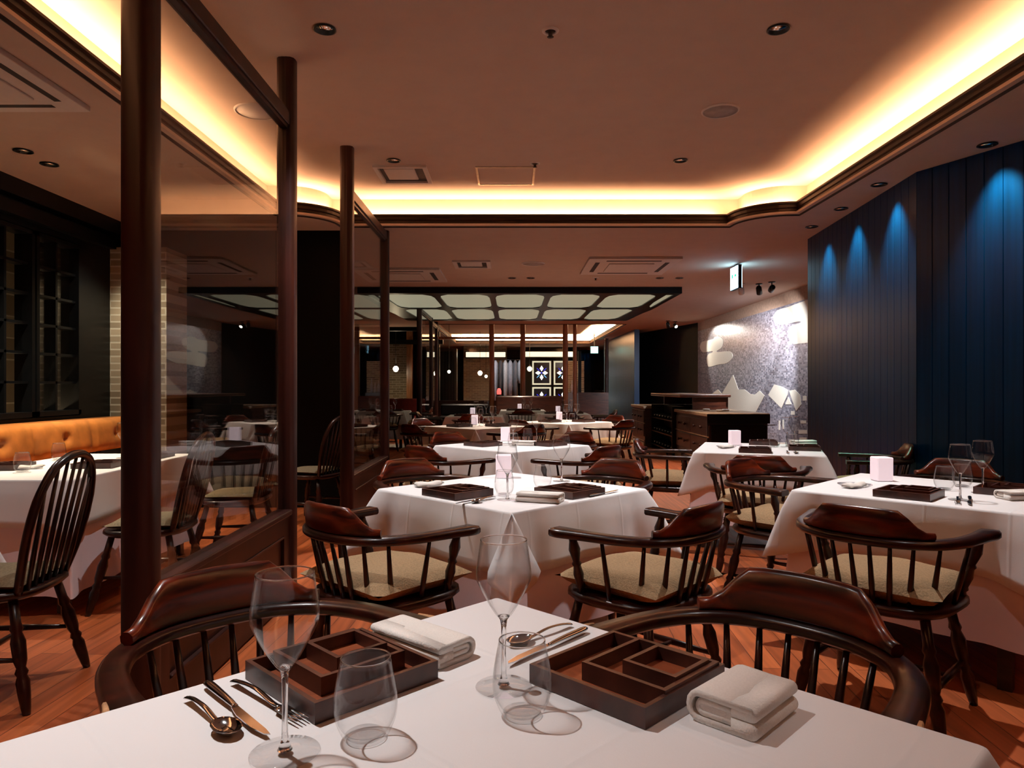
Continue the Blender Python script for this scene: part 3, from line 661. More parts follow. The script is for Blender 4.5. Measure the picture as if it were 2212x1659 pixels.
def make_captain(cush='cushion', worn=False):
    t = thing('captain_chair', '', 'chair')
    seat_mb(.52, .48, .395, .44).build('seat', M['chair'], t)
    cushion_mb(.49, .46, .434, .10).build('cushion', M[cush], t)
    rc = rail_curve(); n = len(rc)
    r = MB(); sweep_plan(r, rc, lambda i: ZR0, lambda i: ZR1, lambda i: rc[i][2])
    rail = r.build('arm_rail', M['chair'], t)
    cr = [p for p in rc if abs(p[0]) < .222 and p[1] < -.1]; k = len(cr)
    def top(i):
        s = abs(cr[i][0]) / .222; q = min(1, max(0, (.90 - s) / .40)); q = q * q * (3 - 2 * q)
        return ZR1 + .026 + .074 * q + .004 * (1 - s)
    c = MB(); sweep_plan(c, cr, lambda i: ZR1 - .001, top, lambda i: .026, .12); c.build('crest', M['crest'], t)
    # spindles
    for x in (-.205, -.145, -.087, -.029, .029, .087, .145, .205):
        tx = x * 1.12; ty = -math.sqrt(max(0, .275 ** 2 - (tx * 1.0) ** 2)) * 1.0
        ty = min(rc, key=lambda p: abs(p[0] - tx) + (10 if p[1] > -.02 else 0))[1]
        s = MB(); s.turned((x * .93, max(-.215, ty + .045) if abs(x) > .1 else -.215, .43), (tx, ty, ZR0 + .004), [(0, .0075), (.35, .0105), (.6, .009), (1, .0065)], 8); s.build('spindle', M['chair'], t)
    for sx in (-1, 1):
        s = MB(); s.turned((sx * .225, .11, .43), (sx * .292, .10, ZR0 + .004), POSTP, 12); s.build('arm_post', M['chair'], t)
        s = MB(); s.turned((sx * .235, -.03, .43), (sx * .285, -.03, ZR0 + .004), [(0, .0075), (.35, .0105), (.6, .009), (1, .0065)], 8); s.build('spindle', M['chair'], t)
    for sx in (-1, 1):
        for sy, yy in ((1, .16), (-1, -.15)):
            s = MB(); s.turned((sx * .245, yy + sy * .07, .0), (sx * .175, yy, .405), LEG, 12); s.build('leg', M['chair'], t)
        s = MB(); s.turned((sx * .215, -.185, .17), (sx * .215, .195, .17), [(0, .009), (.5, .015), (1, .009)], 8); s.build('stretcher', M['chair'], t)
    s = MB(); s.turned((-.215, 0.0, .17), (.215, 0.0, .17), [(0, .009), (.5, .014), (1, .009)], 8); s.build('stretcher', M['chair'], t)
    if worn:
        for sx in (-1, 1):
            tip = [p for p in rc if p[1] > .06 and p[0] * sx > 0]
            if sx < 0: tip = tip[::-1]
            w_ = MB(); pts = [(p[0] + sx * (p[2] / 2 - .004), p[1], ZR1 - .003) for p in tip]
            w_.tube(pts, [.0045 + .002 * math.sin(7 * i) for i in range(len(pts))], 6); w_.build('worn_edge', M['worn'], t)
    return t
def make_bow():
    t = thing('bow_back_chair', '', 'chair')
    seat_mb(.46, .44, .40, .44).build('seat', M['chair'], t)
    cushion_mb(.38, .38, .437, .05).build('cushion', M['olive'], t)
    half = [(.165, -.165, .43), (.195, -.195, .53), (.215, -.225, .65), (.205, -.255, .78), (.15, -.28, .885), (.075, -.292, .928), (0, -.296, .94)]
    full = [(-x, y, z) for x, y, z in half[:-1]] + half[::-1]
    pts = catmull(full, 4)
    b = MB(); b.tube(pts, .0165, 10); b.build('hoop', M['chair'], t)
    for i in range(7):
        x = (i - 3) * .046; tx = (i - 3) * .058
        q = min((p for p in pts if p[2] > .6), key=lambda p: abs(p[0] - tx))
        s = MB(); s.turned((x, -.185 + .0 * abs(x), .43), (tx, q[1], q[2] - .008), [(0, .008), (.3, .010), (1, .0065)], 8); s.build('spindle', M['chair'], t)
    for sx in (-1, 1):
        for sy, yy in ((1, .15), (-1, -.14)):
            s = MB(); s.turned((sx * .225, yy + sy * .09, .0), (sx * .15, yy, .41), LEG, 12); s.build('leg', M['chair'], t)
        s = MB(); s.turned((sx * .19, -.19, .19), (sx * .19, .20, .19), [(0, .008), (.5, .014), (1, .008)], 8); s.build('stretcher', M['chair'], t)
    s = MB(); s.turned((-.19, 0.0, .19), (.19, 0.0, .19), [(0, .008), (.5, .013), (1, .008)], 8); s.build('stretcher', M['chair'], t)
    return t
def chair(x, y, fx, fy, label, kind='cap', group=None):
    rz = math.atan2(-fx, fy)
    mk = {'cap': make_captain, 'worn': lambda: make_captain('cushion', True), 'bow': make_bow, 'olive': lambda: make_captain('olive')}[kind]
    return place(CACHE, kind, mk, (x, y, 0), rz, label, group)
# ------------------------------------------------------------------ tables
def skirt(m, sx, sy, z, drop, base, flare, seed, rip=.006, corner_drop=.42, fold=.022, kite=False):
    rnd = random.Random(seed); ph = [rnd.uniform(0, 6.28) for _ in range(6)]; am = [rnd.uniform(.75, 1.25) for _ in range(4)]
    if kite: am[2] = .30
    hx, hy = sx / 2, sy / 2; per = []
    cor = [(hx, hy), (-hx, hy), (-hx, -hy), (hx, -hy)]
    rr = .008
    for c in range(4):
        a = cor[c]; b = cor[(c + 1) % 4]
        ax, ay = a; nx = [(0, 1), (-1, 0), (0, -1), (1, 0)][c]
        L = math.hypot(b[0] - ax, b[1] - ay); ux, uy = (b[0] - ax) / L, (b[1] - ay) / L
        # corner arc at a : from previous normal to this normal
        pn = [(1, 0), (0, 1), (-1, 0), (0, -1)][c]
        cx_, cy_ = ax - rr * (pn[0] + nx[0]), ay - rr * (pn[1] + nx[1])
        for i in range(5):
            q = i / 4; vx, vy = pn[0] * math.cos(q * PI / 2) + nx[0] * math.sin(q * PI / 2), pn[1] * math.cos(q * PI / 2) + nx[1] * math.sin(q * PI / 2)
            per.append((cx_ + rr * vx, cy_ + rr * vy, vx, vy, abs(q - .5) * .03, c, (vx, vy)))
        ds = [.03, .045, .06, .08, .10, .125, .15, .18]; nm = max(6, int((L - .4) / .035))
        ds = ds + [.2 + (L - .4) * i / nm for i in range(nm + 1)] + [L - q for q in ds[::-1]]; ns = len(ds)
        for i, d in enumerate(ds, 1):
            if i < 1: continue
            px, py = ax + ux * d, ay + uy * d; dc = min(d, L - d); cc = c if d < L / 2 else (c + 1) % 4
            per.append((px, py, nx[0], nx[1], dc, cc, None))
    n = len(per); HS = [0, .0, .03, .08, .16, .27, .40, .54, .68, .84, 1.0]; rows = len(HS) - 1; vs = []
    for k in range(rows + 1):
        h = HS[k]
        for i, (px, py, vx, vy, dc, cc, _) in enumerate(per):
            cf = math.exp(-(dc / .045)) * am[cc]; cd = math.exp(-(dc / .10))
            dl = drop * (1 + corner_drop * cd * am[cc])
            cxv, cyv = cor[cc]; ll = math.hypot(cxv, cyv); ex, ey = math.copysign(.7071, cxv), math.copysign(.7071, cyv)
            out = base * min(1, .35 + h * 2.2) + .018 * h + rip * h * (math.sin(px * 11 + py * 9 + ph[0]) + .6 * math.sin(px * 23 - py * 19 + ph[1]))
            out -= fold * h * math.exp(-((dc - .12) / .045) ** 2)
            hh = h ** .9
            x = px + vx * out + ex * flare * cf * hh; y = py + vy * out + ey * flare * cf * hh
            zz = z - .003 - dl * h * (1 - .03 * cf)
            if k == 0: x, y, zz = px - vx * .001, py - vy * .001, z
            vs.append((x, y, zz))
    fs = [(k * n + i, (k + 1) * n + i, (k + 1) * n + (i + 1) % n, k * n + (i + 1) % n) for k in range(rows) for i in range(n)]
    m.add(vs, fs, True)
    m.f.append([len(m.v) - len(vs) + i for i in range(n)]); m.m.append(m.cur); m.sm.append(False)
    return m
ZTAB = 0.72
def table(x, y, rz, sx, sy, name, seed=1, drop=.24, udrop=.52, under=True, kite=False):
    t = thing('dining_table', 'square wooden dining table under the white cloth, %s' % name, 'table', (x, y, 0), rz, 'cloth-covered dining tables')
    b = MB(); b.box(-sx / 2 + .01, sx / 2 - .01, -sy / 2 + .01, sy / 2 - .01, ZTAB - .045, ZTAB - .012, bev=.006); b.build('tabletop', M['darkwood'], t)
    for u in (-1, 1):
        for v in (-1, 1): b = MB(); b.box(u * (sx / 2 - .07) - .025, u * (sx / 2 - .07) + .025, v * (sy / 2 - .07) - .025, v * (sy / 2 - .07) + .025, 0, ZTAB - .045); b.build('leg', M['darkwood'], t)
    if under:
        b = MB(); skirt(b, sx - .012, sy - .012, ZTAB - .006, udrop, .0, .05, seed + 50, .008, .05, .012)
        o = b.build('undercloth', M['under'], None, (x, y, 0), (0, 0, rz)); tag(o, 'long pale undercloth hanging below the top cloth, %s' % name, 'tablecloth', 'long underclothes')
    b = MB(); skirt(b, sx + .006, sy + .006, ZTAB, drop, .016, .15, seed, kite=kite)
    if kite:   # the near corner hangs as a flat folded kite
        cx_, cy_ = -sx / 2 - .003, -sy / 2 - .003; n = 8; vs = []; fs = []
        for i in range(n + 1):
            h = i / n; wl = .104 * min(1, h / .72) * (1 if h < .72 else max(0, (1 - h) / .28)) + .002; wr = .118 * min(1, h / .68) * (1 if h < .68 else max(0, (1 - h) / .32)) + .002
            for j in range(7):
                q = j / 3 - 1; tt = q * (wl if q < 0 else wr); o_e = .016 + .090 * min(1, h * 1.5) - .034 * abs(q) * min(1, h * 2) + .006 * math.sin(4 * q + 2 * h); zz = ZTAB - .004 - .335 * h + .0 * q
                vs.append((cx_ + .7071 * (tt - o_e), cy_ + .7071 * (-tt - o_e), zz))
        fs = [(i * 7 + j, i * 7 + j + 1, i * 7 + j + 8, i * 7 + j + 7) for i in range(n) for j in range(6)]
        b.add(vs, fs, True)
    o = b.build('tablecloth', M['cloth'], None, (x, y, 0), (0, 0, rz)); tag(o, 'white top tablecloth draped in pointed corners, %s' % name, 'tablecloth', 'white top tablecloths')
    md = o.modifiers.new('thickness', 'SOLIDIFY'); md.thickness = .002; md.offset = -1
# ------------------------------------------------------------------ tableware
def make_goblet():
    t = thing('wine_glass', '', 'wine glass')
    outer = catmull([(.004, .112), (.012, .1175), (.027, .141), (.0405, .167), (.0452, .183), (.0430, .206), (.0380, .240)], 4)
    inner = [(max(r - .0012, .0005), z + (.0015 if z < .13 else 0)) for r, z in outer[::-1]]
    b = MB(); b.lathe(outer + [(outer[-1][0] - .0006, .2404)] + inner, n=40, cap=False); b.build('bowl', M['bowl'], t)
    b = MB(); b.lathe([(.0374 + .0011 * math.cos(2 * PI * i / 8), .2405 + .0011 * math.sin(2 * PI * i / 8)) for i in range(9)], n=40, cap=False); b.build('rim', M['glass'], t)
    b = MB(); b.lathe([(.0005, .006), (.010, .0055), (.0065, .012), (.0042, .022), (.0036, .060), (.0042, .098), (.006, .110), (.010, .1165), (.0005, .1185)], n=16); b.build('stem', M['glass'], t)
    b = MB(); b.lathe([(.0005, .0008), (.045, .0008), (.046, .0018), (.045, .0028), (.020, .0048), (.0005, .0055)], n=36); b.build('foot', M['bowl'], t)
    return t
def make_tumbler():
    t = thing('tumbler', '', 'tumbler')
    outer = catmull([(.0005, .001), (.024, .001), (.031, .004), (.0415, .028), (.044, .050), (.0415, .075), (.0345, .112)], 4)
    inner = catmull([(.0335, .112), (.0403, .075), (.0428, .050), (.040, .029), (.029, .011), (.015, .008), (.0005, .008)], 4)
    b = MB(); b.lathe(outer + inner, n=40, cap=False); b.build('body', M['bowl'], t)
    b = MB(); b.lathe([(.0340 + .0010 * math.cos(2 * PI * i / 8), .1122 + .0010 * math.sin(2 * PI * i / 8)) for i in range(9)], n=40, cap=False); b.build('rim', M['glass'], t)
    b = MB(); b.lathe([(.0005, .0018), (.022, .0018), (.0285, .006), (.024, .0085), (.0005, .0075)], n=32); b.build('base', M['bowl'], t)
    return t
def glass(kind, x, y, label, z=ZTAB, group=None):
    return place(CACHE, kind, make_goblet if kind == 'goblet' else make_tumbler, (x, y, z + .0005), 0, label, group)
def make_tray(s, h, kind):
    t = thing('wooden_tray', '', 'tray'); wl = .008
    b = MB(); b.prism([(-s / 2, -s / 2), (s / 2, -s / 2), (s / 2, s / 2), (-s / 2, s / 2)], 0, h, [[(-s / 2 + wl, -s / 2 + wl), (-s / 2 + wl, s / 2 - wl), (s / 2 - wl, s / 2 - wl), (s / 2 - wl, -s / 2 + wl)]])
    b.build('rim', M['trayw'], t)
    b = MB(); b.box(-s / 2 + wl, s / 2 - wl, -s / 2 + wl, s / 2 - wl, .0, .006); b.build('base', M['trayf'], t); return t
def trays(x, y, rz, where, offm=(.03, .0), offs=(.05, .0), z=ZTAB):
    c, s = math.cos(rz), math.sin(rz)
    def L(o): return (x + o[0], y + o[1])
    g = 'nested wooden trays on the tables'
    place(CACHE, 'trayL', lambda: make_tray(.228, .031, 'large'), (x, y, z + .001), rz, 'large dark tray under two smaller, %s' % where, g)
    p = L(offm); place(CACHE, 'trayM', lambda: make_tray(.160, .030, 'medium'), (*p, z + .0075), rz, 'medium dark tray nested between, %s' % where, g)
    p = L(offs); place(CACHE, 'trayS', lambda: make_tray(.100, .028, 'small'), (*p, z + .014), rz, 'small dark tray on top, %s' % where, g)
def make_candle():
    t = thing('candle_lamp', '', 'table lamp')
    b = MB(); b.box(-.041, .041, -.041, .041, .004, .124, bev=.004); b.build('lamp_shade', M['candle'], t)
    b = MB(); b.box(-.036, .036, -.036, .036, 0, .005); b.build('base', M['steel'], t); return t
def candle(x, y, label, z=ZTAB, rz=.0):
    place(CACHE, 'candle', make_candle, (x, y, z + .0005), rz, label, 'glowing table lamps')
def spoon_mb():
    b = MB(); pts = [(0, -.085, .003), (0, -.06, .008), (0, -.02, .010), (0, .02, .004), (0, .035, .003)]
    sec = []
    b.tube(catmull(pts, 4), [.0045 + .002 * max(0, 1 - i / 6) for i in range(17)], 8, flat=.35)
    vs = []; fs = []; n = 16
    for r, z in ((1.0, .0065), (.75, .002), (.4, -.0), (.02, -.0005)):
        for i in range(n): a = 2 * PI * i / n; vs.append((.019 * r * math.cos(a), .058 + .029 * r * math.sin(a), z + .001))
    for k in range(3):
        for i in range(n): fs.append((k * n + i, k * n + (i + 1) % n, (k + 1) * n + (i + 1) % n, (k + 1) * n + i))
    m0 = len(vs)
    for r, z in ((1.02, .0072), (.78, .0012), (.42, -.001), (.02, -.0018)):
        for i in range(n): a = 2 * PI * i / n; vs.append((.0195 * r * math.cos(a), .058 + .0297 * r * math.sin(a), z + .002 - .0005))
    for k in range(3):
        for i in range(n): fs.append((m0 + k * n + i, m0 + (k + 1) * n + i, m0 + (k + 1) * n + (i + 1) % n, m0 + k * n + (i + 1) % n))
    for i in range(n): fs.append((i, (i + 1) % n, m0 + (i + 1) % n, m0 + i))
    b.add(vs, fs, True); return b
def fork_mb():
    b = MB(); pts = [(0, -.105, .003), (0, -.075, .008), (0, -.03, .011), (0, .02, .004), (0, .04, .005)]
    b.tube(catmull(pts, 4), [.0048 + .002 * max(0, 1 - i / 6) for i in range(17)], 8, flat=.35)
    b.tube([(0, .036, .005), (0, .045, .0055), (0, .062, .004)], [.004, .011, .0115], 12, flat=.16)
    for x in (-.0096, -.0032, .0032, .0096): b.tube([(x, .058, .004), (x, .08, .0035), (x * .95, .105, .006)], [.0017, .0016, .0009], 6)
    return b
def knife_mb():
    b = MB(); b.tube(catmull([(0, -.118, .006), (0, -.09, .006), (0, -.03, .006), (0, .0, .005)], 4), [.0045, .007, .0078, .008, .008, .0078, .0075, .007, .0065, .006, .0055, .005, .005], 10, flat=.55)
    pl = [(-.004, 0), (.006, .0), (.0105, .03), (.010, .08), (.004, .112), (-.002, .118), (-.004, .1)]
    b.prism(pl, .0035, .0052); return b
def cutlery(kind, x, y, dx, dy, label, z=ZTAB, lie=True):
    mk = {'spoon': spoon_mb, 'fork': fork_mb, 'knife': knife_mb}[kind]
    def mkr(): o = mk().build(kind, M['steel']); tag(o, '', kind); return o
    return place(CACHE, kind, mkr, (x, y, z + .0035), math.atan2(-dx, dy), label, 'steel cutlery on the tables')
def make_napkin(s=(.115, .135), th=.05):
    # folded towel: layered rounded folds, end profile spiral, extruded along X
    b = MB(); w_, L = s
    def slab(y0, y1, z0, z1, tk, x0, x1, closed=1):
        """flat U fold: outer band folded round at y1"""
        r = (z1 - z0) / 2; zc = (z0 + z1) / 2; o = []; n = 8
        o += [(y0, z1)]
        for i in range(n + 1): a = PI / 2 - PI * i / n; o.append((y1 - r + r * math.cos(a), zc + r * math.sin(a)))
        o += [(y0, z0)]
        ri = r - tk; inn = [(y0, z0 + tk)]
        for i in range(n + 1): a = -PI / 2 + PI * i / n; inn.append((y1 - r + ri * math.cos(a), zc + ri * math.sin(a)))
        inn += [(y0, z1 - tk)]
        loop = o + inn
        nn = len(loop); xs = [x0, x0 + .004, x1 - .004, x1]; sc = [.985, 1, 1, .985]; vs = []
        for xx, s_ in zip(xs, sc):
            for (yy, zz) in loop: vs.append((xx, yy * s_, zz * (1 + .0 * s_) + .0025 * math.sin(yy * 40 + xx * 15) * (zz > .03)))
        fs = [(k * nn + i, k * nn + (i + 1) % nn, (k + 1) * nn + (i + 1) % nn, (k + 1) * nn + i) for k in range(3) for i in range(nn)]
        # end caps: strip quads between outer and inner
        m_ = len(o)
        for k in (0, 3):
            for i in range(m_ - 1): fs.append((k * nn + i, k * nn + i + 1, k * nn + nn - 2 - i, k * nn + nn - 1 - i))
        b.add(vs, fs, True)
    h = w_ / 2
    slab(-h + .012, h, .0, th, .0085, -L / 2, L / 2)
    slab(-h + .02, h - .014, .0105, th - .0105, .007, -L / 2 + .003, L / 2 - .002)
    b2 = [(-h + .008, .009), (-h + .0, .0045)]
    # closing rounded folds on the other edge
    for (z0, z1, yy) in ((0.0, .0225, -h + .014), (.0245, th, -h + .014)):
        r = (z1 - z0) / 2; zc = (z0 + z1) / 2; vs = []; fs = []; n = 8; pr = [(yy + .03, z1)] + [(yy - (r) * math.sin(PI * i / n) , zc + r * math.cos(PI * i / n)) for i in range(n + 1)] + [(yy + .03, z0)]
        q = len(pr)
        for xx in (-L / 2 + .001, L / 2 - .001):
            for (y_, z_) in pr: vs.append((xx, y_, z_))
        fs = [(i, (i + 1) % q, q + (i + 1) % q, q + i) for i in range(q)] + [tuple(range(q)), tuple(range(2 * q - 1, q - 1, -1))]
        b.add(vs, fs, True)
    # top and side creases filler
    b.box(-L / 2 + .004, L / 2 - .004, -h + .02, h - .02, .018, th - .018)
    o = b.build('napkin', M['towel']); tag(o, '', 'napkin'); return o
def napkin(x, y, rz, label, key='nap', s=(.115, .135), th=.045):
    return place(CACHE, key, lambda: make_napkin(s, th), (x, y, ZTAB + .001), rz, label, 'folded white napkins')
def make_dish():
    t = thing('glass_dish', '', 'dish')
    b = MB(); b.lathe([(.0005, .001), (.04, .001), (.06, .006), (.078, .016), (.078, .018), (.06, .009), (.04, .004), (.0005, .004)], n=32, cap=False); b.build('plate', M['bowl'], t)
    return t
def dish(x, y, where):
    place(CACHE, 'dish', make_dish, (x, y, ZTAB + .001), 0, 'small clear glass side dish %s' % where, 'glass side dishes')
    def cl():
        m = MB(); n = 14; vs = []; fs = []
        for i in range(n + 1):
            for j in range(7):
                u = i / n; v = j / 6 - .5; vs.append(((u - .5) * .13, v * .05 * (1 + .3 * math.sin(5 * u)), .010 + .014 * (1 - 4 * v * v) + .003 * math.sin(9 * u + 3 * v)))
        k = len(vs)
        for i in range(n + 1):
            for j in range(7): u = i / n; v = j / 6 - .5; vs.append(((u - .5) * .13, v * .05 * (1 + .3 * math.sin(5 * u)), .006))
        for i in range(n):
            for j in range(6): a = i * 7 + j; fs += [(a, a + 7, a + 8, a + 1), (k + a, k + a + 1, k + a + 8, k + a + 7)]
        for i in range(n): fs += [(i * 7, k + i * 7, k + i * 7 + 7, i * 7 + 7), (i * 7 + 6, i * 7 + 13, k + i * 7 + 13, k + i * 7 + 6)]
        fs += [tuple(range(7)) + tuple(k + j for j in range(6, -1, -1)), tuple(n * 7 + j for j in range(6, -1, -1)) + tuple(k + n * 7 + j for j in range(7))]
        m.add(vs, fs, True); o = m.build('hand_towel', M['towel']); tag(o, '', 'towel'); return o
    place(CACHE, 'htowel', cl, (x, y, ZTAB + .001), .5, 'rolled white hand towel in the glass dish %s' % where, 'hand towels in dishes')
# ---- table 0 : nearest
Q = PI / 4
T0 = (-.035, .965)
table(T0[0], T0[1], Q, .955, .955, 'nearest table at the bottom of the photo', 3)
trays(-.285, 1.185, -Q, 'left on the nearest table', (-.012, .030), (-.004, .055))
trays(.190, 1.17, -Q - PI / 2, 'right on the nearest table', (.038, -.004), (.062, -.008))
g = 'glassware on the nearest table'
glass('goblet', -.303, .945, 'tall stemmed wine glass in front left on the nearest table', group=g)
glass('goblet', -.0135, 1.153, 'stemmed wine glass in the middle of the nearest table', group=g)
glass('tumbler', -.204, .987, 'rounded stemless tumbler before the left trays on the nearest table', group=g)
glass('tumbler', .015, 1.056, 'rounded stemless tumbler left of the right trays on the nearest table', group=g)
cutlery('spoon', -.445, 1.042, .707, -.707, 'leftmost steel spoon beside the knife on the nearest table')
cutlery('knife', -.417, 1.067, .68, -.73, 'steel knife between spoon and fork on the nearest table, left')
cutlery('fork', -.380, 1.094, .74, -.67, 'steel fork beside the left trays on the nearest table')
cutlery('spoon', .057, 1.385, -.73, -.68, 'steel spoon behind the middle wine glass on the nearest table')
cutlery('knife', .070, 1.322, -.66, -.75, 'steel knife left of the right trays on the nearest table')
napkin(-.170, 1.315, -.72, 'rolled white napkin behind the left trays on the nearest table', 'napL', (.10, .19), .038)
napkin(.345, 1.055, .80, 'thick folded white napkin right of the right trays on the nearest table')
chair(-.49, 1.45, .707, -.707, 'worn dark red captain chair tucked at the left back of the nearest table', 'worn')
chair(.455, 1.385, -.707, -.707, 'worn dark red captain chair tucked at the right back of the nearest table', 'worn')
# ---- centre row and right row
def set_front(cx, cy, where, n=2, far=False):
    trays(cx - .24, cy - .18, -Q - PI / 2 + .1, 'at left %s' % where)
    if n > 1: trays(cx + .27, cy - .15, -Q - PI / 2 - .1, 'at right %s' % where)
M1 = (0.0, 3.40); w1 = 'on the middle table'
table(*M1, Q, .90, .90, 'middle table behind the nearest one', 11, kite=True)
trays(-.245, 3.19, -Q, 'left ' + w1); trays(.262, 3.22, -Q, 'right ' + w1)
glass('goblet', -.02, 3.06, 'front wine glass ' + w1, group='glassware on the middle table')
glass('tumbler', -.035, 3.19, 'front tumbler beside the wine glass ' + w1, group='glassware on the middle table')
glass('tumbler', .147, 3.41, 'back tumbler ' + w1, group='glassware on the middle table')
glass('goblet', .256, 3.66, 'back wine glass ' + w1, group='glassware on the middle table')
candle(-.045, 3.80, 'glowing pale square table lamp ' + w1)
napkin(.12, 3.02, -.35, 'folded white napkin at the front corner ' + w1, 'napL')
dish(-.41, 3.47, 'at the left ' + w1)
cutlery('spoon', -.12, 3.03, -.5, -.8, 'steel spoon before the left trays ' + w1); cutlery('knife', -.16, 3.01, -.6, -.75, 'steel knife before the left trays ' + w1)
cutlery('knife', .42, 3.22, .6, .7, 'steel knife right of the right trays ' + w1)
chair(-.49, 2.76, .66, .75, 'dark captain chair with beige cushion at the front left of the middle table')
chair(.50, 2.74, -.70, .71, 'dark captain chair with beige cushion at the front right of the middle table')
chair(-.45, 3.93, .62, -.78, 'captain chair at the back left of the middle table')
chair(.46, 3.93, -.62, -.78, 'captain chair at the back right of the middle table')
M2 = (0.0, 5.92); w2 = 'on the third centre table'
table(*M2, Q, .90, .90, 'third table of the centre row', 17, kite=True)
trays(-.24, 5.87, -Q, 'left ' + w2); trays(.30, 5.90, -Q, 'right ' + w2)
glass('goblet', .01, 6.05, 'left wine glass ' + w2, group='glassware on the third centre table'); glass('goblet', .22, 6.33, 'right wine glass ' + w2, group='glassware on the third centre table')
glass('tumbler', .14, 6.36, 'tumbler between the wine glasses ' + w2, group='glassware on the third centre table'); glass('tumbler', .01, 5.75, 'front tumbler ' + w2, group='glassware on the third centre table')
candle(-.06, 6.38, 'glowing table lamp beside the wine glass ' + w2)
napkin(.10, 5.90, -.35, 'folded white napkin ' + w2, 'napL')
chair(-.49, 5.27, .66, .75, 'captain chair at the front left of the third centre table')
chair(.50, 5.25, -.70, .71, 'captain chair at the front right of the third centre table')
chair(-.45, 6.47, .62, -.78, 'captain chair at the back left of the third centre table')
chair(.46, 6.47, -.62, -.78, 'captain chair at the back right of the third centre table')
R1 = (1.975, 3.37); wr = 'on the right table by the blue wall'
table(*R1, Q, .90, .90, 'right-hand table by the blue wall', 23)
trays(1.77, 3.16, -Q, 'left ' + wr); trays(2.27, 3.24, -Q, 'right ' + wr)
glass('goblet', 1.93, 3.05, 'front wine glass ' + wr, group='glassware on the right table'); glass('goblet', 2.16, 3.25, 'back wine glass ' + wr, group='glassware on the right table')
glass('tumbler', 2.05, 3.36, 'left tumbler ' + wr, group='glassware on the right table'); glass('tumbler', 2.20, 3.46, 'right tumbler behind the wine glasses ' + wr, group='glassware on the right table')
candle(1.92, 3.68, 'glowing pinkish table lamp ' + wr)
dish(1.66, 3.43, wr)
napkin(2.22, 3.08, .1, 'rolled white napkin at the right edge ' + wr, 'napL')
cutlery('fork', 1.90, 3.02, -.5, -.8, 'steel fork right of the left trays ' + wr); cutlery('knife', 1.94, 3.0, -.5, -.8, 'steel knife right of the left trays ' + wr)
chair(1.42, 2.70, .70, .71, 'dark captain chair with beige cushion at the front of the right table')
chair(1.50, 3.92, .66, -.75, 'captain chair with cushion at the back left of the right table')
chair(2.44, 3.94, -.66, -.75, 'captain chair between the right table and the blue wall')
R2 = (1.96, 5.62); w3 = 'on the table before the bar counter'
table(*R2, -R(20), .90, 1.0, 'table before the bar counter', 31)
trays(1.82, 5.30, -R(20), 'left ' + w3); trays(2.26, 5.48, -R(20), 'right ' + w3); trays(2.13, 6.0, -R(20), 'back ' + w3)
glass('goblet', 2.23, 5.75, 'left wine glass ' + w3, group='glassware on the bar-side table'); glass('goblet', 2.33, 5.85, 'right wine glass ' + w3, group='glassware on the bar-side table')
glass('tumbler', 2.12, 5.72, 'left tumbler ' + w3, group='glassware on the bar-side table'); glass('tumbler', 2.22, 5.6, 'right tumbler ' + w3, group='glassware on the bar-side table')
candle(1.86, 5.92, 'glowing white table lamp ' + w3)
dish(1.70, 5.62, w3); cutlery('fork', 2.03, 5.22, -.3, -.9, 'steel fork ' + w3); cutlery('spoon', 2.09, 5.22, -.3, -.9, 'steel spoon ' + w3)
napkin(2.45, 5.95, .1, 'folded white napkin ' + w3, 'napL')
chair(1.60, 4.62, .30, .95, 'captain chair at the front of the table before the bar')
chair(1.27, 5.66, .94, -.2, 'captain chair at the left of the table before the bar')
chair(2.66, 5.30, -.94, .34, 'captain chair at the wall side of the table before the bar')
# ---- far tables
def far_table(x, y, rz, where, seed, s=.9, chairs=((-.49, -.64), (.5, -.64)), kinds=None, names=('left', 'right')):
    table(x, y, rz, s, s, where, seed, kite=rz > .5)
    w_ = 'on the ' + where
    trays(x - .22, y - .12, rz, 'left ' + w_)
    trays(x + .25, y - .05, rz, 'right ' + w_)
    glass('goblet', x + .02, y - .02, 'left wine glass ' + w_, group='far glassware'); glass('goblet', x + .18, y + .18, 'right wine glass ' + w_, group='far glassware')
    glass('tumbler', x - .05, y - .2, 'front tumbler ' + w_, group='far glassware'); glass('tumbler', x + .10, y + .05, 'back tumbler ' + w_, group='far glassware')
    candle(x - .06, y + .35, 'glowing table lamp ' + w_)
    for i, (dx, dy) in enumerate(chairs):
        L = math.hypot(dx, dy); chair(x + dx, y + dy, -dx / L, -dy / L, 'captain chair, %s of the %s' % (names[i], where))
far_table(-.42, 8.75, Q, 'fourth-row table left of the aisle', 41, chairs=((-.55, -.6), (.5, -.6), (-.6, .5)), names=('front left', 'front right', 'back left'))
far_table(.74, 9.85, Q, 'far table cornered towards the bar', 43, chairs=((.55, -.6), (-.5, -.6), (.6, .5)), names=('front right', 'front left', 'back right'))
far_table(-.62, 11.9, 0, 'distant left table under the lit panel', 47, chairs=((0, -.7), (-.7, .0)), names=('front', 'left side'))
far_table(.92, 12.9, 0, 'distant right table under the lit panel', 53, chairs=((0, -.7), (.7, 0)), names=('front', 'right side'))
far_table(.22, 14.6, 0, 'most distant centre table', 59, chairs=((0, -.7),), names=('front',))
far_table(-2.55, 14.2, 0, 'distant table beyond the left partition', 61, chairs=((.15, -.85), (.65, .1)), names=('front', 'right side'))
chair(-2.1, 9.6, -.3, .95, 'captain chair left of the far aisle behind the second partition')
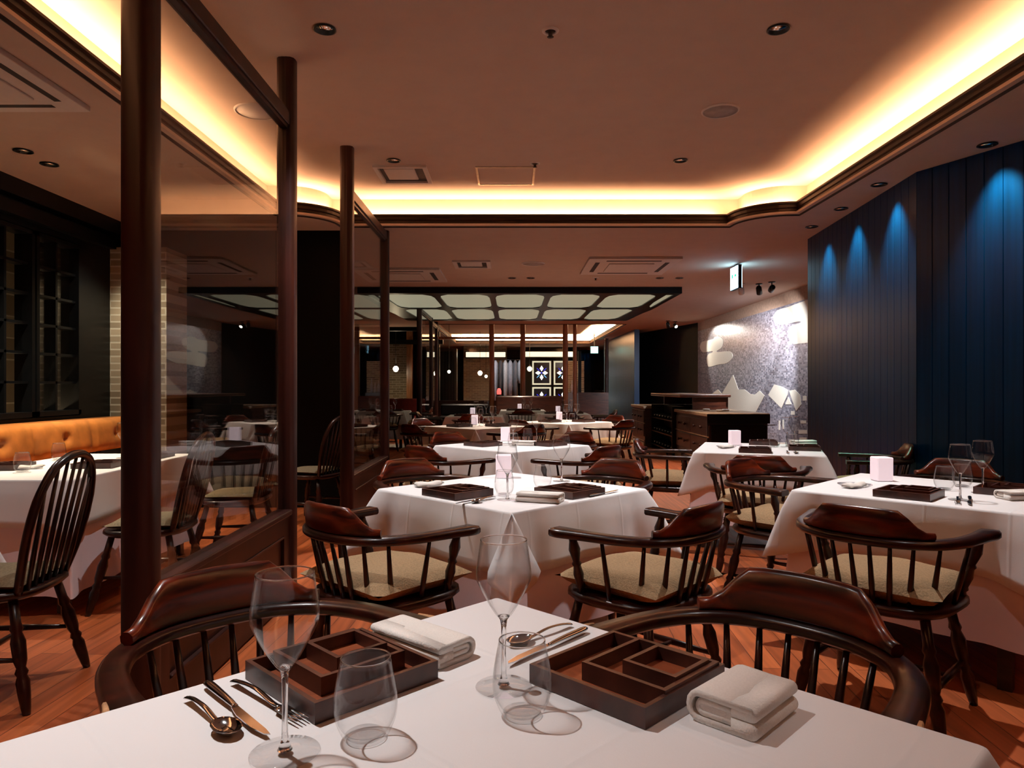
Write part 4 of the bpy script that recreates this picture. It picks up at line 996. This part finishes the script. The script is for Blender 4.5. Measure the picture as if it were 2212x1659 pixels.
# ---- left alcove tables
def long_table(x0, x1, y0, y1, name, seed): table((x0 + x1) / 2, (y0 + y1) / 2, 0, x1 - x0, y1 - y0, name, seed, .24, .60)
long_table(-3.14, -2.33, 3.73, 5.17, 'far table in the left alcove', 71)
long_table(-3.14, -2.33, 2.10, 3.00, 'near left alcove table, mostly cut off', 73)
wl = 'on the far alcove table'
trays(-3.02, 4.22, .1, 'left ' + wl); trays(-2.52, 4.33, .1, 'right ' + wl); trays(-2.50, 4.9, .0, 'back ' + wl)
glass('tumbler', -3.02, 4.72, 'tumbler before the leather banquette ' + wl, group='alcove glassware'); glass('tumbler', -2.80, 4.05, 'front tumbler ' + wl, group='alcove glassware')
glass('goblet', -2.66, 4.85, 'wine glass ' + wl, group='alcove glassware')
dish(-2.86, 4.2, wl)
cutlery('knife', -2.62, 4.4, .9, .1, 'steel knife ' + wl)
chair(-2.04, 2.81, -.97, -.10, 'large dark bow-back chair at far left with olive cushion', 'bow')
chair(-2.02, 3.98, -.97, -.10, 'bow-back chair half hidden behind the nearest partition post', 'bow')
chair(-1.93, 4.98, -.97, -.05, 'bow-back chair behind the nearest glass partition pane', 'bow')
chair(-1.78, 6.35, -.9, .3, 'bow-back chair in the dark gap between the two partitions', 'bow')
# ------------------------------------------------------------------ bar counter
def drawer_front(parent, x, y0, y1, z0, z1, knobs):
    d = MB(); d.box(x - .018, x, y0, y1, z0, z1, bev=.004); dr = d.build('drawer', M['darkwood'], parent)
    for ky in knobs:
        k = MB(); k.lathe([(.012, 0), (.010, .012), (.022, .02), (.026, .03), (.018, .04), (.001, .043)], n=14, mtx=Matrix.Translation((x - .018, ky, (z0 + z1) / 2)) @ Matrix.Rotation(-PI / 2, 4, 'Y')); k.build('knob', M['post'], dr)
ZB = .825
def counter(label, x0, x1, y0, y1, cat='cabinet', rows=2, cols=2):
    t = thing('bar_cabinet', label, cat, (0, 0, 0))
    b = MB(); b.box(x0 + .02, x1, y0 + .02, y1 - .02, .0, ZB - .05); b.build('body', M['darkwood'], t)
    b = MB(); b.box(x0 - .02, x1 + .02, y0 - .02, y1, ZB - .05, ZB, bev=.008); b.build('worktop', M['bartop'], t)
    w_ = (y1 - y0 - .1) / cols
    for c in range(cols):
        for r in range(rows):
            ya = y0 + .05 + c * w_; za = .22 + r * .27
            drawer_front(t, x0 + .02, ya + .01, ya + w_ - .01, za, za + .24, (ya + w_ * .3, ya + w_ * .7))
    b = MB(); b.box(x0, x0 + .02, y0 + .02, y1 - .02, .12, .14); b.box(x0, x0 + .02, y0 + .02, y1 - .02, .475, .49); b.box(x0 - .01, x0 + .02, y0, y1, 0, .1); b.build('moulding', M['bartop'], t)
    return t
t = counter('dark bar cabinet with round-knobbed drawers, nearest of the row', 2.81, 3.67, 10.15, 12.2)
b = MB(); b.box(2.86, 3.65, 10.155, 10.17, .1, .66); b.build('end_panel', M['black'], t)
b = MB(); b.box(2.79, 3.75, 10.08, 10.12, .655, .668); b.build('steel_edge', M['steel'], t)
b = MB(); b.box(2.79, 3.69, 10.125, 10.135, .68, ZB - .012); b.build('top_fascia', M['black'], t)
counter('dark bar cabinet with drawers at the far end of the row', 2.62, 3.4, 14.05, 15.5)
t = thing('bottle_rack', 'tall black bottle rack between the two bar cabinets', 'rack', (0, 0, 0))
b = MB(); b.box(3.0, 3.5, 12.22, 14.02, 0, .86); b.build('body', M['black'], t)
for r in range(3):
    b = MB(); b.box(2.76, 3.0, 12.24, 14.0, .08 + r * .26, .10 + r * .26); b.build('shelf', M['black'], t)
b = MB(); b.box(2.76, 3.0, 12.22, 12.24, 0, .86); b.build('side_panel', M['black'], t)
b = MB(); b.box(2.76, 3.0, 14.0, 14.02, 0, .86); b.build('side_panel', M['black'], t)
cnt = 0
for r in range(3):
    for i in range(7):
        y = 12.4 + i * .24
        def mb():
            b = MB(); b.lathe([(.036, 0), (.038, .12), (.014, .17), (.014, .2), (.001, .201)], n=12, mtx=Matrix.Rotation(-PI / 2, 4, 'Y')); o = b.build('wine_bottle', M['black']); tag(o, '', 'bottle')
            k = MB(); k.lathe([(.015, .195), (.016, .205), (.001, .208)], n=10, mtx=Matrix.Rotation(-PI / 2, 4, 'Y')); k.build('cap', M['steel'], o); return o
        o = place(CACHE, 'wbottle', mb, (2.985, y, .14 + r * .26), 0, 'dark bottle lying cap outward in the rack between the bar cabinets', 'bottles lying in the rack')
t = thing('raised_bar_shelf', 'long raised dark wooden bar top standing behind the cabinets', 'bar counter', (0, 0, 0))
b = MB(); b.box(2.78, 3.62, 11.7, 14.2, 1.03, 1.08, bev=.01); b.build('top', M['redwood'], t)
b = MB(); b.box(3.55, 3.60, 11.8, 14.1, ZB + .002, 1.03)
b.build('back_panel', M['redwood'], t)
for y in (11.75, 13.95): b = MB(); b.box(3.0, 3.55, y, y + .05, (ZB if y < 12 else .862) + .002, 1.03); b.build('support', M['redwood'], t)
for i, (x, y) in enumerate(((3.2, 10.9), (3.35, 11.1), (3.1, 11.3))):
    b = MB(); b.lathe([(.001, 0), (.05, .002), (.055, .03), (.05, .032), (.045, .006), (.001, .005)], n=20, cap=False); tag(b.build('bowl', M['towel'], None, (x, y, ZB)), ['white bowl at the front left of the bar worktop', 'white bowl at the right of the bar worktop', 'white bowl at the back of the bar worktop'][i], 'bowl', 'bowls on the bar worktop')
# ------------------------------------------------------------------ ceiling fittings
t = thing('laylight', 'dark framed glowing glass ceiling panel of ten rounded panes', 'ceiling panel', (0, 0, 0))
holes = []; xb = [-2.13, -1.225, -.32, .585, 1.49, 2.395]; yb = [11.25, 13.25, 13.4, 15.55]; mw = .07
def cell(x0, x1, y0, y1, fl=0, fr=0):
    c, e = .15, .42; return [(x0 + c, y0), (x1 - c, y0), (x1 - .03, y0 + e * .4), (x1, y0 + e), (x1, y1 - e), (x1 - .03, y1 - e * .4), (x1 - c, y1), (x0 + c, y1), (x0 + .03, y1 - e * .4), (x0, y1 - e), (x0, y0 + e), (x0 + .03, y0 + e * .4)]
for (y0, y1) in ((yb[0], yb[1]), (yb[2], yb[3])):
    for i in range(5):
        h = cell(xb[i] + mw * .7, xb[i + 1] - mw * .7, y0, y1)
        if y0 > 13 and i in (0, 4):
            s = 1 if i == 4 else -1; xe = xb[5] if s > 0 else xb[0]
            h = [(x - s * .10 * ((y - y0) / (y1 - y0)) if abs(x - xe) < .4 else x, y) for x, y in h]
        holes.append(h)
holes.append([(2.46, 11.3), (2.58, 11.3), (2.58, 13.2), (2.50, 12.9), (2.46, 12.3)]); holes.append([(-2.20, 11.3), (-2.20, 12.3), (-2.24, 12.9), (-2.32, 13.2), (-2.32, 11.3)])
outer = [(-2.42, 11.08), (2.66, 11.08), (2.66, 13.4), (2.60, 14.2), (2.55, 15.75), (-2.31, 15.75), (-2.36, 14.2), (-2.42, 13.4)]
m = MB(); m.prism(outer, ZL - .10, ZL - .002, [h[::-1] for h in holes]); m.build('frame', M['black'], t)
for h in holes:
    p = MB(); ccx = sum(x for x, y in h) / len(h); ccy = sum(y for x, y in h) / len(h)
    hh = [(ccx + (x - ccx) * .995, ccy + (y - ccy) * .995) for x, y in h]
    p.prism(hh, ZL - .085, ZL - .075); p.build('glass_pane', M['laypane'], t)
def make_down():
    t = thing('downlight', '', 'downlight')
    b = MB(); b.lathe([(.058, -.002), (.060, -.006), (.050, -.008), (.047, -.003)], n=28, cap=False); b.build('trim_ring', M['black'], t)
    b = MB(); b.lathe([(.048, -.004), (.042, .02), (.030, .04), (.001, .045)], n=28); b.build('reflector', M['chrome'], t)
    b = MB(); b.lathe([(.001, .004), (.018, .006), (.022, .012), (.020, .03)], n=16); b.build('lens', M['slot'], t)
    return t
def downlight(x, y, z, lb):
    # the housing hangs just below the ceiling skin
    o = place(CACHE, 'down', make_down, (x, y, z - .002), 0, lb, 'recessed downlights'); o.scale = (1, 1, 1); return o
dl = {(-.97, 1.54): None, (1.38, 1.54): None, (-.97, 3.67): 'large downlight at upper left between the glass partition and the sprinkler', (1.38, 3.67): 'large downlight at upper right of the raised ceiling', (-.97, 5.80): 'downlight right beside the square ceiling vent', (1.38, 5.80): 'downlight near the far right corner of the raised ceiling'}
for (x, y), lb in dl.items():
    if lb: downlight(x, y, ZT, lb)
for (x, y), lb in zip(WALL_SPOTS, ('nearest downlight above the blue boarded wall', 'second downlight along the blue boarded wall', 'third downlight along the blue boarded wall', 'farthest downlight along the blue boarded wall')): downlight(x, y, ZL, lb)
for (x, y), lb in zip(LOW_SPOTS, ('left of the centre pair of downlights before the lit panel', 'right of the centre pair of downlights before the lit panel', 'left of the right-hand pair of downlights by the air conditioner', 'right of the right-hand pair of downlights by the air conditioner', 'far downlight near the back screen at left', 'far downlight near the back screen in the centre', 'far downlight near the back screen at right', 'nearer of two downlights over the left alcove', 'farther of two downlights over the left alcove')): downlight(x, y, ZL, lb)
def disc(name, lb, cat, x, y, z, r, mt, h=.012, ring=True):
    t = thing(name, lb, cat, (x, y, z)); b = MB(); b.lathe([(r, 0), (r, -h * .5), (r * .93, -h), (r * .9, -h * .6)], n=36, cap=False); b.build('rim', M['white'], t)
    b = MB(); b.lathe([(r * .91, -.001), (r * .91, -h * .5), (.001, -h * .5)], n=36, cap=False); b.build('grille', mt, t); return t
grill = plain('speaker_grille', (.34, .28, .25), .8)
disc('ceiling_speaker', 'round speaker grille on the raised ceiling at right', 'speaker', 1.40, 4.76, ZT, .125, grill)
disc('ceiling_speaker', 'round speaker grille seen through the nearest partition glass', 'speaker', -1.72, 4.77, ZT, .145, M['white'])
disc('ceiling_speaker', 'round speaker grille on the low ceiling between the air conditioners', 'speaker', .27, 8.97, ZL, .15, grill)
def sprinkler(lb, x, y, z):
    t = thing('sprinkler', lb, 'sprinkler', (x, y, z)); b = MB(); b.lathe([(.045, 0), (.043, -.006), (.030, -.009), (.028, -.002)], n=24, cap=False); b.build('rosette', M['white'], t)
    b = MB(); b.lathe([(.028, -.001), (.012, -.012), (.010, -.03), (.018, -.034), (.001, -.036)], n=16); b.build('head', M['slot'], t)
sprinkler('round sprinkler at the top centre of the raised ceiling', .20, 3.69, ZT); sprinkler('sprinkler beside the access hatch', .19, 5.88, ZT)
sprinkler('sprinkler on the low ceiling before the lit panel, centre right', 1.2, 10.16, ZL); sprinkler('sprinkler behind the top beam of the nearest glass partition', -1.62, 3.63, ZT)
# square vent and access hatch on the tray ceiling
def frame_rect(t, name, x0, x1, y0, y1, z, wd, h, mt):
    b = MB(); b.prism([(x0, y0), (x1, y0), (x1, y1), (x0, y1)], z - h, z - .0005, [[(x0 + wd, y0 + wd), (x0 + wd, y1 - wd), (x1 - wd, y1 - wd), (x1 - wd, y0 + wd)]]); return b.build(name, mt, t)
def flatbox(t, name, x0, x1, y0, y1, z, h, mt): b = MB(); b.box(x0, x1, y0, y1, z - h, z - .0005, bev=.003); return b.build(name, mt, t)
t = thing('ceiling_vent', 'square white ceiling vent with dark slot beside the second partition', 'vent', (0, 0, 0))
frame_rect(t, 'frame', -1.17, -.72, 5.93, 6.42, ZT, .035, .02, M['white']); flatbox(t, 'backing', -1.13, -.76, 5.97, 6.38, ZT, .004, M['slot']); flatbox(t, 'panel', -1.09, -.83, 6.0, 6.30, ZT, .016, M['white'])
t = thing('access_hatch', 'square ceiling access hatch with pale metal frame', 'hatch', (0, 0, 0))
frame_rect(t, 'frame', -.31, .20, 5.97, 6.50, ZT, .018, .008, plain('hatch_metal', (.55, .45, .32), .4, .6)); flatbox(t, 'panel', -.29, .18, 5.99, 6.48, ZT, .004, M['ceil'])
def cassette(lb, x0, x1, y0, y1):
    t = thing('air_conditioner', lb, 'air conditioner', (0, 0, 0)); flatbox(t, 'cover', x0, x1, y0, y1, ZL, .03, M['white'])
    w_, l = x1 - x0, y1 - y0
    flatbox(t, 'intake_panel', x0 + w_ * .25, x1 - w_ * .25, y0 + l * .25, y1 - l * .25, ZL - .03, .012, M['white'])
    for (a, b_, c, d) in ((.09, .14, .2, .8), (.86, .91, .2, .8), (.2, .8, .09, .14), (.2, .8, .86, .91)):
        flatbox(t, 'outlet_slot', x0 + w_ * a, x0 + w_ * b_, y0 + l * c, y0 + l * d, ZL - .0295, .002, M['slot'])
cassette('square ceiling air conditioner at right before the lit panel', .93, 2.05, 8.5, 9.7)
cassette('square ceiling air conditioner at left before the lit panel', -2.1, -.95, 9.3, 10.4)
cassette('square ceiling air conditioner above the left alcove', -3.1, -2.35, 3.2, 3.95)
t = thing('ceiling_vent', 'small rectangular vent on the low ceiling, centre', 'vent', (0, 0, 0))
frame_rect(t, 'frame', -.74, -.27, 8.75, 9.25, ZL, .05, .02, M['white']); flatbox(t, 'backing', -.7, -.31, 8.8, 9.2, ZL, .004, M['slot']); flatbox(t, 'panel', -.65, -.38, 8.85, 9.12, ZL, .014, M['white'])
# exit signs
t = thing('exit_sign', 'lit white hanging exit sign above the bar aisle', 'sign', (2.87, 9.07, ZL - .02))
b = MB(); b.box(-.022, .022, -.16, .16, -.30, .0, bev=.004); b.build('casing', M['black'], t)
for s in (-1, 1):
    b = MB(); x0, x1 = sorted((s * .0222, s * .028)); b.box(x0, x1, -.15, .15, -.29, -.01); f = b.build('face', M['signw'], t)
    g_ = MB(); x0, x1 = sorted((s * .0282, s * .0292)); g_.box(x0, x1, -.10, -.02, -.14, -.11); g_.box(x0, x1, .03, .09, -.15, -.10); g_.box(x0, x1, -.06, -.04, -.23, -.18); g_.build('pictogram', M['signg'], f)
b = MB(); b.box(-.012, .012, -.05, .05, 0, .02); b.build('bracket', M['black'], t)
t = thing('exit_sign', 'small green-white exit sign hanging by the far blue wall', 'sign', (2.72, 23.4, 2.30))
b = MB(); b.box(-.13, .13, -.02, .02, .0, .24); b.build('casing', M['black'], t); b = MB(); b.box(-.12, .12, -.028, -.0205, .01, .23); b.build('face', emis('far_sign', (.35, .95, .85), 3.0), t)
b = MB(); b.box(-.02, .02, -.01, .01, .24, ZT - 2.30); b.build('bracket', M['black'], t)
# adjustable ceiling spotlights
def track(lb, x, y, aim, lit=False, dark=True, power=0, ang=50, col=(1, .93, .82)):
    t = thing('ceiling_spotlight', lb, 'spotlight', (x, y, ZL), 0, 'adjustable ceiling spotlights')
    b = MB(); b.lathe([(.05, -.012), (.05, 0)], n=20); b.build('mount', M['black'] if dark else M['white'], t)
    b = MB(); b.tube([(0, 0, -.01), (0, 0, -.07)], .009); b.build('stem', M['black'] if dark else M['white'], t)
    d = (Vector(aim) - Vector((x, y, ZL - .10))).normalized(); mt_ = Matrix.Translation((0, 0, -.10)) @ d.to_track_quat('Z', 'Y').to_matrix().to_4x4()
    b = MB(); b.lathe([(.03, -.07), (.042, -.05), (.045, .06), (.042, .062), (.038, .045)], n=20, mtx=mt_); b.build('head', M['black'] if dark else M['white'], t)
    b = MB(); b.lathe([(.036, .045), (.03, .052), (.001, .054)], n=16, mtx=mt_); b.build('lens', M['bulb'] if lit else M['slot'], t)
    if power: p = Vector((x, y, ZL - .10)) + d * .09; spot(p, aim, power, ang, .6, col, .03)
track('lit ceiling spotlight aimed at the mural from its far end', 3.92, 17.0, (4.50, 15.2, 1.5), True, True, 130, 60)
track('pale ceiling spotlight, leftmost of three before the mural', 3.48, 10.75, (4.54, 13.6, 0.7), False, False, 480, 84, (.95, .95, 1))
track('black ceiling spotlight, middle of three before the mural', 3.75, 10.75, (4.54, 12.3, 1.1), False, True, 85, 120, (.95, .95, 1))
track('black ceiling spotlight, rightmost of three before the mural', 3.87, 10.55, (4.54, 15.8, 1.1), False, True, 700, 44, (.95, .95, 1))
track('small black unlit ceiling spotlight near the dark far corner', 3.70, 16.8, (4.2, 18.0, 1.0), False, True)
# hidden spots added in the far cove to wash the blue wall
spot((2.90, 20.3, ZL + .15), (3.25, 20.8, 1.3), 220, 80, .8, (1, .97, .9)); spot((2.90, 19.6, ZL + .15), (3.3, 19.8, 1.3), 160, 80, .8, (.5, .85, 1))
spot((3.1, 12.4, ZL - .03), (3.0, 12.2, 0), 110, 90, .8); spot((2.2, 11.2, ZL - .03), (2.8, 12.6, .4), 110, 80, .8, (1, .8, .6))  # spots added to brighten the bar worktops and drawer fronts
